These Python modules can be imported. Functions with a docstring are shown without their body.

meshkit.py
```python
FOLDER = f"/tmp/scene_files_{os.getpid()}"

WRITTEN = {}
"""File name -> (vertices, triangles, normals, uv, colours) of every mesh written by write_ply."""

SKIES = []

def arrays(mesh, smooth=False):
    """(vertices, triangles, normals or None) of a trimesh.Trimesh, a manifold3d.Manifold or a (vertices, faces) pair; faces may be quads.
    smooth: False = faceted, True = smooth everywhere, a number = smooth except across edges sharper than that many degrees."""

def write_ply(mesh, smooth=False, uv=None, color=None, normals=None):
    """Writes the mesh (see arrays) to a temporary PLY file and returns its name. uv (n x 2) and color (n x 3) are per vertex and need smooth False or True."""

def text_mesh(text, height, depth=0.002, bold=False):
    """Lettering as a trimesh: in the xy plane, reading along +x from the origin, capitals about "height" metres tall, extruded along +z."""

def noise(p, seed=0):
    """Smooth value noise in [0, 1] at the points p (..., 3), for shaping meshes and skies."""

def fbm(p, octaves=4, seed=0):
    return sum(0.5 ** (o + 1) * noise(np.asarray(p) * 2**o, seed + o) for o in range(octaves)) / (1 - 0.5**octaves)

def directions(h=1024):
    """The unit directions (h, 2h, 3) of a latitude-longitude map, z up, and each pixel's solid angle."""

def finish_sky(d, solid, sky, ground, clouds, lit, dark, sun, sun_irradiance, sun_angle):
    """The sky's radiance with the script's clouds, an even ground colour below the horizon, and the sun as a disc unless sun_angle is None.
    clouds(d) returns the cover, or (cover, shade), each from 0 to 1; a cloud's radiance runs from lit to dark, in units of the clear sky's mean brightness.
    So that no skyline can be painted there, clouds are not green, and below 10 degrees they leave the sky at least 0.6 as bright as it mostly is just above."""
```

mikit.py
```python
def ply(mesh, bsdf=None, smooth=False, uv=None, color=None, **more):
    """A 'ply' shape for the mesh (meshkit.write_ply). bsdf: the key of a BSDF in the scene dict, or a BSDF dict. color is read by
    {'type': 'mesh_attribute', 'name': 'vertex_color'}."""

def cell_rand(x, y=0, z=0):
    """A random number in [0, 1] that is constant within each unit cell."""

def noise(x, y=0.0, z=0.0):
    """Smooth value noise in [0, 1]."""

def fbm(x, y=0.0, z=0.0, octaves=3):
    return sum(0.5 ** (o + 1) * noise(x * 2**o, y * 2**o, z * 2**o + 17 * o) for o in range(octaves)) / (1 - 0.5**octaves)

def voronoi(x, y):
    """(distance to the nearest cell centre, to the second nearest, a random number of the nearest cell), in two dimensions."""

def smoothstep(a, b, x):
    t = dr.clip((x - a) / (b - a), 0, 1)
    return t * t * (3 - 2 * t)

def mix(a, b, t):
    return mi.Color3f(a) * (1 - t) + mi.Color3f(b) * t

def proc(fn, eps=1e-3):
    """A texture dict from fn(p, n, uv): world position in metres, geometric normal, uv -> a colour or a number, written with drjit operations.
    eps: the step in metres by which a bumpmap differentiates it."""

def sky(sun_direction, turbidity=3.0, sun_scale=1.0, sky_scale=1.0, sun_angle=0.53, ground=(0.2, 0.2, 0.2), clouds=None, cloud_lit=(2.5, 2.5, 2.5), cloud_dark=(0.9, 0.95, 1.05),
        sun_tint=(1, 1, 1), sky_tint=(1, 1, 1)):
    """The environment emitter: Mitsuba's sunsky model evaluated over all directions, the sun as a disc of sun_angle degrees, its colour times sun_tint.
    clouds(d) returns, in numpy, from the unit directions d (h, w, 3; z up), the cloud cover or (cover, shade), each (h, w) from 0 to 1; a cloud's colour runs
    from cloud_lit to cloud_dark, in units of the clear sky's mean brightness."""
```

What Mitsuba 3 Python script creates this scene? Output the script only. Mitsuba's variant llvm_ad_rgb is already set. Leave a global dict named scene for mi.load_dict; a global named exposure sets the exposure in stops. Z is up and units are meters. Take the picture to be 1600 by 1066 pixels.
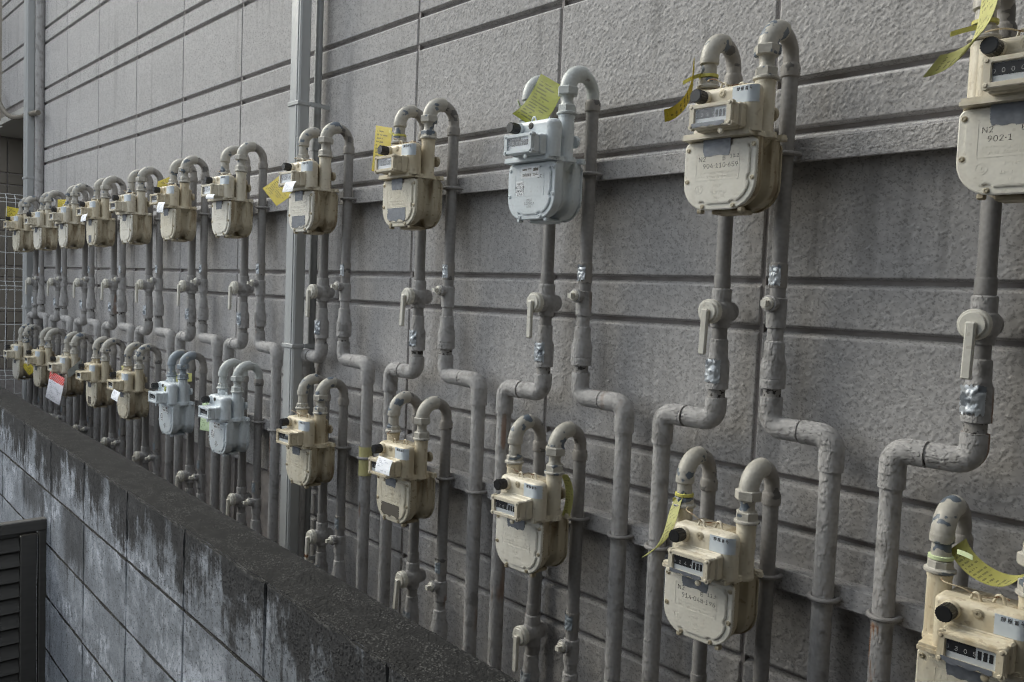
import math, random
import numpy as np
import trimesh
import drjit as dr
import mitsuba as mi
import mikit, meshkit
from mikit import fbm, noise, smoothstep, mix, voronoi
from shapely.geometry import Polygon, Point, box as sbox
from shapely.ops import unary_union

T = mi.ScalarTransform4f
scene, labels = {}, {}
rng = random.Random(7)
CZ = 1.6                      # eye height: everything below is measured from the eye, then lifted by CZ

# ---------------------------------------------------------------- camera, sky, exposure
yaw, pitch, roll, F = .7569, .0573, -.0397, 1300.0
fwd = np.array([-math.cos(yaw) * math.cos(pitch), math.sin(yaw) * math.cos(pitch), -math.sin(pitch)])
right = np.array([math.sin(yaw), math.cos(yaw), 0.0])
down = np.cross(fwd, right)
down = -math.sin(roll) * right + math.cos(roll) * down
scene['camera'] = {'type': 'perspective', 'fov_axis': 'x', 'fov': math.degrees(2 * math.atan(800 / F)), 'near_clip': 0.05, 'far_clip': 500.0,
                   'to_world': T().look_at(origin=[0, 0, CZ], target=[fwd[0], fwd[1], CZ + fwd[2]], up=list(-down))}
scene['sky'] = mikit.sky([-0.8, -0.3, 0.6], turbidity=3, sun_scale=0.33, sun_angle=40, sun_tint=(.80, .95, 1.18), clouds=lambda d: 1.0, cloud_lit=(1.68, 1.80, 1.92), cloud_dark=(1.5, 1.65, 1.85))
exposure = 3.15


# ---------------------------------------------------------------- materials
def principled(color, rough=0.7, **k):
    c = color if isinstance(color, dict) else {'type': 'rgb', 'value': list(color)}
    return {'type': 'principled', 'base_color': c, 'roughness': rough, **k}


def two(b):
    return {'type': 'twosided', 'bsdf': b}


def bump(b, fn, eps=1.2e-3, scale=1.0):
    return {'type': 'bumpmap', 'arbitrary': mikit.proc(fn, eps), 'scale': scale, 'bsdf': b}


def add(key, b):
    scene['paint_of_' + key] = two(b)


C = lambda *v: mi.Color3f(*v)


def turn(p, k):
    """the point turned off the axes and scaled, so that the noise lattice never lines up with a wall or a pipe"""
    return (p.x * .36 + p.y * .48 - p.z * .80) * k + 31.0, (p.y * .60 - p.x * .80) * k + 57.0, (p.x * .48 + p.y * .64 + p.z * .60) * k + 13.0


def tf(p, k, o=3):
    return fbm(*turn(p, k), o)


def stucco_h(p, n, uv):
    a, z = p.x * .94 + p.y, p.z
    d, _, r = voronoi(a * 125 + z * 19, z * 130 - a * 17)
    d2, _, r2 = voronoi(a * 230 - z * 31 + 7, z * 225 + a * 27)
    return 0.0017 * smoothstep(.62, .12, d) * r + 0.0008 * smoothstep(.6, .1, d2) * r2


def stucco_c(p, n, uv):
    a = tf(p, 2.6, 4)
    g = tf(p, 95, 2)
    streak = fbm(p.x * 26 + 5, p.y * 20, p.z * 1.7, 3)
    c = mix(C(.362, .352, .346), C(.402, .391, .385), a)
    speck = smoothstep(.56, .70, tf(p, 240, 2))
    c = c * (0.80 + 0.40 * g) * (1 - .30 * speck)
    c = c * (.96 + .08 * mikit.cell_rand(dr.floor((p.x + 1.003) / .6805) + 40, dr.floor((p.z - 1.65) / .2217) + 40, 2))
    return mix(c, C(.15, .145, .14), 0.36 * smoothstep(.58, .78, streak))


def pipe_h(p, n, uv):
    return 0.0017 * smoothstep(.47, .62, tf(p, 135, 2)) + 0.0005 * noise(*turn(p, 330))


def pipe_c(p, n, uv):
    a = fbm(p.x * 14, p.y * 14, p.z * 7, 3)
    g = tf(p, 130, 2)
    c = mix(C(.30, .293, .288), C(.365, .356, .350), a) * (0.82 + 0.36 * g)
    rust = smoothstep(.66, .74, fbm(p.x * 30 + 40, p.y * 30, p.z * 5, 3)) * smoothstep(.55, .7, tf(p, 3, 2))
    c = mix(c, C(.20, .10, .05), 0.75 * rust)
    zr, ragged = p.z - 1.6, fbm(p.x * 130, p.y * 130, p.z * 14, 3)
    for x0, zt, ln in ((-3.200, -.63, .34), (-.668, -.62, .22), (-2.965, -.60, .10), (-5.20, -.62, .2)):
        near = smoothstep(.024, .006, dr.abs(p.x - x0)) * smoothstep(zt + .01, zt - .01, zr) * smoothstep(zt - ln, zt - ln * .3, zr)
        c = mix(c, mix(C(.30, .13, .045), C(.17, .08, .04), tf(p, 160, 2)), .9 * smoothstep(.60, .42, ragged + .32 * (1 - near)) * near)
    dirt = smoothstep(.58, .72, tf(p, 34, 3))
    return mix(c, C(.12, .113, .105), .45 * dirt)


def thin_c(p, n, uv):                    # the bare upper risers: smoother grey-brown paint
    a = fbm(p.x * 20, p.y * 20, p.z * 9, 3)
    g = fbm(p.x * 150, p.y * 150, p.z * 150, 2)
    return mix(C(.20, .193, .187), C(.26, .250, .243), a) * (0.85 + 0.3 * g)


def chipped(base_a, base_b, under, amount):
    def fn(p, n, uv):
        a = fbm(p.x * 30, p.y * 30, p.z * 30, 3)
        c = mix(C(*base_a), C(*base_b), a)
        m = fbm(p.x * 38 + 11, p.y * 38 + 5, p.z * 38, 3)
        chip = smoothstep(amount, amount + .012, m)
        rim = smoothstep(amount - .035, amount, m) * 0.18
        g = fbm(p.x * 170, p.y * 170, p.z * 170, 2)
        return mix(c * (1 - rim) * (.9 + .2 * g), C(*under), chip)
    return fn


def enamel(c0, c1, dirt, amount):
    def fn(p, n, uv):
        a = fbm(p.x * 9, p.y * 9, p.z * 9, 3)
        g = fbm(p.x * 210, p.y * 210, p.z * 210, 2)
        s = fbm(p.x * 60 + 3, p.y * 60, p.z * 11, 3)
        c = mix(C(*c0), C(*c1), a) * (.94 + .12 * g)
        spots = smoothstep(.70, .76, fbm(p.x * 95, p.y * 95 + 7, p.z * 95, 2))
        c = mix(c, C(*dirt), amount * smoothstep(.48, .72, s))
        return mix(c, C(.16, .10, .05), .55 * spots * amount)
    return fn


def block_c(p, n, uv):
    # cement block wall: black mould in streaks from the coping, chalky lime streaks below
    x, z = p.x, p.z - 1.0
    grain = tf(p, 150, 3)
    fine = tf(p, 330, 2)
    body = mix(C(.10, .110, .125), C(.235, .253, .28), tf(p, 11, 4))
    st = fbm(x * 75, p.y * 8, z * 7.0, 4)
    st2 = fbm(x * 13 + 8, p.y * 6, z * 1.1 + 3, 4)
    lime = smoothstep(.42, .70, fbm(x * 48 + 31, p.y * 9, z * 30.0, 4)) * smoothstep(.40, .58, fbm(x * 3.4 + 6, p.y, z * 5.2, 3))
    low = smoothstep(.42, .62, fbm(x * 8 + 19, p.y, z * 11, 4))
    c = mix(body, C(.46, .49, .545), lime * (.30 + .45 * low))
    c = mix(c, C(.37, .395, .44), .65 * smoothstep(.45, .7, tf(p, 5, 4)) * low)
    edge = .03 - .27 * st2
    m = smoothstep(-.09, .06, z - edge + .20 * (st - .5) + .22 * (tf(p, 26, 3) - .5) + .12 * (grain - .5))
    row2 = smoothstep(-.04, .04, z + .26 + .22 * fbm(x * 9 + 77, p.y, z * .6, 3) + .16 * (st - .5)) * smoothstep(-.19, -.21, z) * smoothstep(.48, .58, fbm(x * 3.3 + 50, p.y, z * .8, 2)) * .75
    c = mix(c, C(.017, .0165, .017), dr.maximum(m * .94, row2))
    drip = smoothstep(.58, .76, st) * .40
    c = mix(c, C(.03, .03, .031), drip)
    pores = smoothstep(.64, .72, tf(p, 210, 2))
    c = c * (.55 + .55 * grain + .35 * fine) * (1 - .55 * pores)
    fl = smoothstep(.58, .68, tf(p, 330, 2)) * smoothstep(.30, .62, tf(p, 30, 3))
    top = C(.0062, .0062, .0063) * (.3 + 1.4 * grain)
    top = mix(top, C(.095, .094, .09), fl * .6)
    rim = smoothstep(.52, .62, tf(p, 60, 3)) * smoothstep(-.012, -.004, z)
    return dr.select(n.z > .5, top, mix(c, C(.12, .117, .11), rim * .7))


def block_h(p, n, uv):
    return 0.0020 * tf(p, 95, 3) + 0.0014 * smoothstep(.5, .66, tf(p, 210, 2))


def crumple_h(p, n, uv):
    a = tf(p, 32, 1)
    b = dr.abs(tf(p, 60, 1) - .5)
    return 0.007 * dr.abs(a - .5) + 0.004 * b


def foil_c(p, n, uv):
    m = smoothstep(.56, .63, fbm(p.x * 50 + 7, p.y * 50, p.z * 50, 3))
    return mix(C(.46, .49, .52), C(.17, .19, .215), m)


def print_lines(paper, ink, rows, cols, head=None, dens=.5):
    """printed paper: rows of short dark dashes; uv runs over the sheet (v downwards)"""
    def fn(p, n, uv):
        u, v = uv.x, uv.y
        r = v * rows
        fr = r - dr.floor(r)
        w = mikit.cell_rand(dr.floor(u * cols), dr.floor(r), 3)
        ln = mikit.cell_rand(7, dr.floor(r), 5)
        on = (fr > .30) & (fr < .72) & (w < dens) & (u > .10) & (u < .35 + .58 * ln) & (v > .10) & (v < .95)
        g = fbm(p.x * 60, p.y * 60, p.z * 60, 3)
        c = C(*paper) * (.84 + .3 * g)
        if head is not None:
            c = dr.select(v < head[0], C(*head[1]) * (.8 + .4 * g), c)
            stripes = dr.abs(dr.sin(30 * (u + v)))
            c = dr.select((v < head[0]) & (stripes > .93), C(.7, .6, .6), c)
        return dr.select(on, mix(c, C(*ink), .75), c)
    return fn


P = principled
add('stucco', bump(P(mikit.proc(stucco_c), .85), stucco_h, 1.5e-3))
add('stucco_relief', bump(P(mikit.proc(stucco_c), .88), lambda p, n, uv: 0.0005 * tf(p, 420, 2), 7e-4))
add('rail_paint', bump(P(mikit.proc(stucco_c), .8), stucco_h, 1.5e-3))
add('groove', P(mikit.proc(lambda p, n, uv: C(.27, .25, .242) * (.75 + .5 * fbm(p.x * 40, p.y * 40, p.z * 40, 3))), .9))
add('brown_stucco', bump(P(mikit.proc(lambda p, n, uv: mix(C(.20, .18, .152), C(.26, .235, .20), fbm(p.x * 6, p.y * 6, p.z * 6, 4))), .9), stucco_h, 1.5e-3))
add('pipe_paint', bump(P(mikit.proc(pipe_c), .62, specular=.4), pipe_h, 1.0e-3))
add('riser_paint', bump(P(mikit.proc(thin_c), .55), lambda p, n, uv: 0.0008 * fbm(p.x * 90, p.y * 90, p.z * 90, 3), 1e-3))
add('dark_joint', P(mikit.proc(lambda p, n, uv: mix(C(.035, .032, .03), C(.25, .24, .23), smoothstep(.34, .46, fbm(p.x * 120, p.y * 120, p.z * 120, 3)))), .8))
add('bend_cream', bump(P(mikit.proc(chipped((.315, .300, .262), (.41, .392, .35), (.10, .12, .145), .64)), .45), lambda p, n, uv: 0.0009 * tf(p, 120, 2), 1e-3))
add('bend_grey', P(mikit.proc(chipped((.40, .42, .41), (.45, .47, .46), (.25, .25, .23), .80)), .42))
add('bend_blue', P(mikit.proc(chipped((.20, .235, .265), (.27, .30, .33), (.36, .35, .32), .66)), .5, metallic=.25))
add('bend_dull', bump(P(mikit.proc(chipped((.215, .202, .188), (.28, .264, .245), (.11, .105, .10), .67)), .55), lambda p, n, uv: 0.001 * fbm(p.x * 90, p.y * 90, p.z * 90, 3), 1e-3))
add('cream', P(mikit.proc(enamel((.53, .485, .385), (.58, .54, .445), (.40, .335, .225), .4)), .42))
add('cream_body', P(mikit.proc(enamel((.36, .315, .225), (.43, .38, .28), (.22, .165, .10), .8)), .5))
add('cream_old', P(mikit.proc(enamel((.50, .44, .32), (.55, .495, .375), (.36, .285, .175), .55)), .45))
add('cream_old_cover', P(mikit.proc(enamel((.55, .515, .42), (.60, .565, .47), (.44, .385, .28), .4)), .47))
add('cream_cover', P(mikit.proc(enamel((.61, .59, .525), (.645, .625, .56), (.53, .49, .41), .25)), .45))
add('grey_enamel', P(mikit.proc(enamel((.53, .575, .60), (.57, .615, .64), (.44, .46, .47), .2)), .38))
add('valve_cream', P(mikit.proc(enamel((.53, .515, .46), (.585, .57, .515), (.38, .34, .27), .4)), .4))
add('foil', bump(P(mikit.proc(foil_c), .38, metallic=.5, specular=.6), crumple_h, 1.5e-3, .7))
add('tape', bump(P(mikit.proc(lambda p, n, uv: mix(C(.115, .125, .145), C(.20, .215, .24), fbm(p.x * 150, p.y * 40, p.z * 150, 3))), .5, metallic=.3), crumple_h, 1e-3, .25))
add('black_plastic', P((.012, .012, .013), .38))
add('dark_metal', P((.05, .045, .04), .5))
add('screw', P((.42, .37, .27), .35, metallic=.4))
add('ink', P((.03, .03, .035), .6))
add('emboss_ink', P((.11, .10, .085), .6))
add('display_white', P((.55, .58, .60), .5))
add('drum', P((.018, .019, .022), .4))
add('digit_white', P((.45, .45, .45), .5))
add('sticker_blue', P(mikit.proc(lambda p, n, uv: mix(C(.42, .47, .52), C(.55, .60, .64), fbm(p.x * 60, p.y * 60, p.z * 60, 3))), .35))
add('sticker_white', P(mikit.proc(lambda p, n, uv: C(.66, .68, .70) * (.9 + .2 * fbm(p.x * 90, p.y * 90, p.z * 90, 2))), .4))
add('sticker_lime', P(mikit.proc(lambda p, n, uv: mix(C(.30, .32, .07), C(.06, .07, .03), smoothstep(.5, .56, fbm(p.x * 120, p.y * 120, p.z * 120, 2)))), .5))
add('wire', P(mikit.proc(lambda p, n, uv: mix(C(.40, .33, .22), C(.16, .07, .03), smoothstep(.45, .6, fbm(p.x * 90, p.y * 90, p.z * 90, 2)))), .5))
add('tie_yellow', P((.50, .47, .12), .45))
add('tie_pale', P((.52, .60, .36), .4))
add('tag_yellow', P(mikit.proc(print_lines((.43, .345, .03), (.08, .07, .02), 13, 16, dens=.7)), .6))
add('tag_lime', P(mikit.proc(print_lines((.205, .225, .02), (.035, .04, .01), 15, 14, dens=.8)), .6))
add('tag_pale', P(mikit.proc(print_lines((.38, .375, .13), (.13, .12, .05), 16, 20, dens=.6)), .6))
add('wrap_pale', P(mikit.proc(lambda p, n, uv: mix(C(.42, .39, .17), C(.52, .49, .26), tf(p, 40, 3))), .5))
add('tag_olive', P(mikit.proc(print_lines((.34, .32, .07), (.12, .11, .03), 16, 18, dens=.7)), .6))
add('tag_green', P(mikit.proc(print_lines((.44, .56, .36), (.15, .22, .11), 13, 12, dens=.45)), .6))
add('slip', P(mikit.proc(print_lines((.74, .76, .80), (.2, .22, .3), 9, 9, dens=.4)), .7))
add('notice', P(mikit.proc(print_lines((.72, .73, .79), (.25, .26, .3), 16, 14, (.24, (.62, .03, .02)), dens=.5)), .6))
add('grey_sheet', P(mikit.proc(lambda p, n, uv: mix(C(.10, .105, .095), C(.15, .155, .14), fbm(p.x * 40, p.y * 40, p.z * 40, 3))), .7))
add('downpipe', P(mikit.proc(lambda p, n, uv: C(.345, .355, .355) * (.9 + .2 * fbm(p.x * 30, p.y * 30, p.z * 2, 3))), .38))
add('zinc', bump(P(mikit.proc(lambda p, n, uv: mix(C(.25, .26, .26), C(.36, .37, .37), fbm(p.x * 90, p.y * 90, p.z * 60, 3))), .5, metallic=.3), lambda p, n, uv: 0.001 * fbm(p.x * 130, p.y * 130, p.z * 130, 3), 1e-3))
add('block', bump(P(mikit.proc(block_c), .92), block_h, 1e-3))
add('mortar', P(mikit.proc(lambda p, n, uv: mix(C(.06, .06, .06), C(.19, .195, .20), smoothstep(.42, .62, fbm(p.x * 30, p.y * 30, p.z * 60, 3)))), .95))
add('gate_paint', P(mikit.proc(lambda p, n, uv: C(.080, .077, .072) * (.85 + .3 * fbm(p.x * 60, p.y * 12, p.z * 90, 3))), .42))
add('mesh_wire', P((.62, .63, .63), .45))
add('duct', P(mikit.proc(lambda p, n, uv: C(.15, .135, .11) * (.85 + .3 * fbm(p.x * 30, p.y * 30, p.z * 30, 2))), .5))
add('trim', P((.40, .39, .36), .6))
add('concrete', P(mikit.proc(lambda p, n, uv: mix(C(.05, .05, .048), C(.09, .09, .087), fbm(p.x * 3, p.y * 3, 0.0, 4))), .95))
add('house_paint', P(mikit.proc(lambda p, n, uv: C(.055, .055, .055) * (.9 + .2 * fbm(p.x * 2, p.y * 2, p.z * 2, 3))), .9))
scene['paint_of_clear_pane'] = {'type': 'thindielectric', 'int_ior': 1.27}

# ---------------------------------------------------------------- helpers
I4 = np.eye(4)


def tr(x, y, z):
    return trimesh.transformations.translation_matrix([x, y, z])


def moved(m, x=0, y=0, z=0):
    m = m.copy()
    m.apply_translation([x, y, z])
    return m


def cat(*ms):
    ms = [m for q in ms for m in (q if isinstance(q, (list, tuple)) else [q])]
    return trimesh.util.concatenate([trimesh.Trimesh(m.vertices, m.faces, process=False) for m in ms])


_plies = {}


def shape(mesh, mat, smooth=32, cache=None, uv=None):
    if cache is not None and cache in _plies:
        return _plies[cache]
    s = mikit.ply(mesh() if callable(mesh) else mesh, 'paint_of_' + mat, smooth=smooth, uv=uv)
    if cache is not None:
        _plies[cache] = s
    return s


_used = {}


def uniq(name, parent=None):
    full = name if parent is None else parent + '__' + name
    n = _used.get(full, -1) + 1
    _used[full] = n
    return full if n == 0 else f'{full}_{n:03d}'


def put(name, mesh, mat, parent=None, at=(0, 0, 0), smooth=32, cache=None, uv=None):
    """one mesh = one entry; at: where its local origin stands (eye-based coordinates)"""
    key = uniq(name, parent)
    d = dict(shape(mesh, mat, smooth, cache, uv))
    d['bsdf'] = {'type': 'ref', 'id': 'paint_of_' + mat}
    d['to_world'] = T().translate([float(at[0]), float(at[1]), float(at[2]) + CZ])
    scene[key] = d
    return key


def thing(name, label, category, group=None):
    key = uniq(name)
    labels[key] = {'label': label, 'category': category}
    if group:
        labels[key]['group'] = group
    return key


def struct(key):
    labels[key] = {**labels.get(key, {}), 'kind': 'structure'}


def box(x0, x1, y0, y1, z0, z1):
    m = trimesh.creation.box([x1 - x0, y1 - y0, z1 - z0])
    m.apply_translation([(x0 + x1) / 2, (y0 + y1) / 2, (z0 + z1) / 2])
    return m


def bevel_box(x0, x1, y0, y1, z0, z1, b):
    pts = []
    for sx in (0, 1):
        for sy in (0, 1):
            for sz in (0, 1):
                x, y, z = (x0, x1)[sx], (y0, y1)[sy], (z0, z1)[sz]
                dx, dy, dz = b * (1 - 2 * sx), b * (1 - 2 * sy), b * (1 - 2 * sz)
                pts += [[x + dx, y + dy, z], [x + dx, y, z + dz], [x, y + dy, z + dz]]
    return trimesh.Trimesh(pts).convex_hull


def lathe(prof, n=24):
    """(r, z) pairs around the z axis, from the lower or the upper end"""
    if prof[0][1] > prof[-1][1]:
        prof = prof[::-1]
    p = [(0, prof[0][1])] + list(prof) + [(0, prof[-1][1])]
    rings = [(r, z) for r, z in p]
    ang = np.arange(n) * 2 * np.pi / n
    v, f = [], []
    for r, z in rings:
        v.append(np.stack([r * np.cos(ang), r * np.sin(ang), np.full(n, z)], 1))
    for k in range(len(rings) - 1):
        for i in range(n):
            j = (i + 1) % n
            a, b, c, d = k * n + i, k * n + j, (k + 1) * n + j, (k + 1) * n + i
            if rings[k][0] > 0:
                f.append([a, b, c])
            else:
                f.append([a, c, d])
                continue
            if rings[k + 1][0] > 0:
                f.append([a, c, d])
    return trimesh.Trimesh(np.vstack(v), f, process=False)


def along_y(m):
    """local +z becomes -y (towards the viewer's side)"""
    m = m.copy()
    m.apply_transform(trimesh.transformations.rotation_matrix(math.pi / 2, [1, 0, 0]))
    return m


def sweep(path, rad, n=20, caps=True):
    p = np.asarray(path, float)
    rad = np.broadcast_to(rad, (len(p),))
    t = np.gradient(p, axis=0)
    t /= np.linalg.norm(t, axis=1, keepdims=True)
    a = np.cross(t[0], [0.3, 0.2, 0.93] if abs(t[0][2]) < .9 else [1, 0, 0])
    a /= np.linalg.norm(a)
    v = []
    ang = np.arange(n) * 2 * np.pi / n
    for k in range(len(p)):
        a = a - t[k] * (a @ t[k])
        a /= np.linalg.norm(a)
        b = np.cross(t[k], a)
        v.append(p[k] + rad[k] * (np.cos(ang)[:, None] * a + np.sin(ang)[:, None] * b))
    f = []
    for k in range(len(p) - 1):
        for i in range(n):
            j = (i + 1) % n
            f += [[k * n + i, k * n + j, (k + 1) * n + j], [k * n + i, (k + 1) * n + j, (k + 1) * n + i]]
    v = np.vstack(v)
    if caps:
        c0, c1 = len(v), len(v) + 1
        v = np.vstack([v, p[:1], p[-1:]])
        e = (len(p) - 1) * n
        for i in range(n):
            j = (i + 1) % n
            f += [[c0, j, i], [c1, e + i, e + j]]
    return trimesh.Trimesh(v, f, process=False)


def smooth_path(pts, n=40):
    from scipy.interpolate import CubicSpline
    pts = np.asarray(pts, float)
    s = np.r_[0, np.cumsum(np.linalg.norm(np.diff(pts, axis=0), axis=1))]
    return CubicSpline(s, pts)(np.linspace(0, s[-1], n))


def arc(c, r, a0, a1, u, w, n=10):
    a = np.linspace(a0, a1, n)
    return np.asarray(c) + r * (np.cos(a)[:, None] * np.asarray(u) + np.sin(a)[:, None] * np.asarray(w))


def hexnut(r, z0, z1, bev=.002, turn=.3):
    a = np.arange(6) * np.pi / 3 + turn
    pts = []
    for z, k in ((z0, .93), (z0 + bev, 1), (z1 - bev, 1), (z1, .93)):
        pts += [[r * k * math.cos(t), r * k * math.sin(t), z] for t in a]
    return trimesh.Trimesh(pts).convex_hull


def extr(poly, d):
    polys = getattr(poly, 'geoms', [poly])
    return cat([trimesh.creation.extrude_polygon(g, d, engine='earcut') for g in polys])


def rrect(hx, hz, rt, rb, inset=0.0, k=8):
    """rounded outline in (x, z): corner radii rt at the top and rb at the bottom; same number of points for every inset"""
    hx, hz = hx - inset, hz - inset
    rt, rb = max(rt - inset, 1e-3), max(rb - inset, 1e-3)
    pts = []
    for cx, cz, r, a0 in ((hx - rt, hz - rt, rt, 0), (-hx + rt, hz - rt, rt, 90), (-hx + rb, -hz + rb, rb, 180), (hx - rb, -hz + rb, rb, 270)):
        for a in np.radians(np.linspace(a0, a0 + 90, k)):
            pts.append((cx + r * math.cos(a), cz + r * math.sin(a)))
    return np.array(pts)


def loft_y(layers, outline, zc=0.0, xc=0.0):
    """layers of (y, inset) from front (-y) to back"""
    v, f = [], []
    for y, ins in layers:
        o = outline(ins)
        v.append(np.stack([o[:, 0] + xc, np.full(len(o), y), o[:, 1] + zc], 1))
    n = len(v[0])
    for k in range(len(layers) - 1):
        for i in range(n):
            j = (i + 1) % n
            f += [[k * n + i, k * n + j, (k + 1) * n + j], [k * n + i, (k + 1) * n + j, (k + 1) * n + i]]
    v = np.vstack(v)
    c0 = len(v)
    v = np.vstack([v, [[xc, layers[0][0], zc], [xc, layers[-1][0], zc]]])
    e = (len(layers) - 1) * n
    for i in range(n):
        j = (i + 1) % n
        f += [[c0, j, i], [c0 + 1, e + i, e + j]]
    m = trimesh.Trimesh(v, f, process=False)
    m.fix_normals()
    return m


def lettering(s, h, depth=.0006, bold=False):
    """reads along +x, stands up along +z, faces -y; centred on x"""
    m = along_y(meshkit.text_mesh(s, h, depth, bold))
    m.apply_translation([-(m.bounds[0][0] + m.bounds[1][0]) / 2, 0, 0])
    return m


def sheet(center, width, normal_pts, thick=.0006):
    """a bent strip of paper: normal_pts is the centre line, width the direction vector of its half width; uv over it"""
    c = np.asarray(normal_pts, float)
    w = np.asarray(width, float)
    if w.ndim == 1:
        w = np.repeat(w[None], len(c), 0)
    t = np.gradient(c, axis=0)
    n = np.cross(t, w)
    n /= np.linalg.norm(n, axis=1, keepdims=True)
    v, uv, f = [], [], []
    m = 4
    for side in (1, -1):
        for k in range(len(c)):
            for q in range(m + 1):
                s = q / m * 2 - 1
                v.append(c[k] + w[k] * s + n[k] * side * thick / 2)
                uv.append((q / m, k / (len(c) - 1)))
    g = len(c) * (m + 1)
    for k in range(len(c) - 1):
        for q in range(m):
            a = k * (m + 1) + q
            b, cc, d = a + 1, a + m + 2, a + m + 1
            f += [[a, b, cc], [a, cc, d], [g + a, g + cc, g + b], [g + a, g + d, g + cc]]
    rim = [q for q in range(m + 1)] + [(k + 1) * (m + 1) - 1 for k in range(1, len(c))] + [(len(c) - 1) * (m + 1) + q for q in range(m - 1, -1, -1)] + [k * (m + 1) for k in range(len(c) - 2, 0, -1)]
    for i in range(len(rim)):
        a, b = rim[i], rim[(i + 1) % len(rim)]
        f += [[a, g + a, g + b], [a, g + b, b]]
    me = trimesh.Trimesh(np.array(v) - np.asarray(center), f, process=False)
    return me, np.array(uv)


# view ray helper for the layout: the point on the plane y = const (or x = const) that was measured in the photograph
_R = np.stack([math.cos(roll) * right + math.sin(roll) * np.cross(fwd, right), down, fwd])


def hit(px, py, y=None, x=None):
    d = _R.T @ np.array([(px - 800) / F, (py - 533) / F, 1.0])
    return d * (y / d[1] if y is not None else x / d[0])


# ---------------------------------------------------------------- the setting
WY = 1.735                        # face of the stucco wall
put('ground', box(-60, 60, -60, 60, -1.9, -1.6), 'concrete', smooth=False)
labels['ground'] = {'label': 'grey concrete ground of the narrow passage', 'category': 'ground', 'kind': 'structure'}

# apartment wall: raised stucco panels between horizontal grooves and vertical joints
bld = thing('apartment_building', 'taupe stucco building wall of grooved panels carrying two rows of gas meters', 'building')
wall = put('wall', cat(box(-7.36, 1.9, WY + .017, WY + .25, -1.6, 3.3), box(-8.36, -7.36, WY + .017, WY + .25, 1.33, 3.3)), 'groove', bld, smooth=False)
g0, per, sep = .0594 - .010, .4435, .1091       # centre of the upper groove of a pair, vertical period, distance in a pair
edges = []
for n in range(-4, 8):
    edges += [g0 + n * per - sep, g0 + n * per]
GW, JW = .0105, .0042                           # half widths of groove mouth and of joint
JX0, JD = -1.0030, .6805


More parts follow.
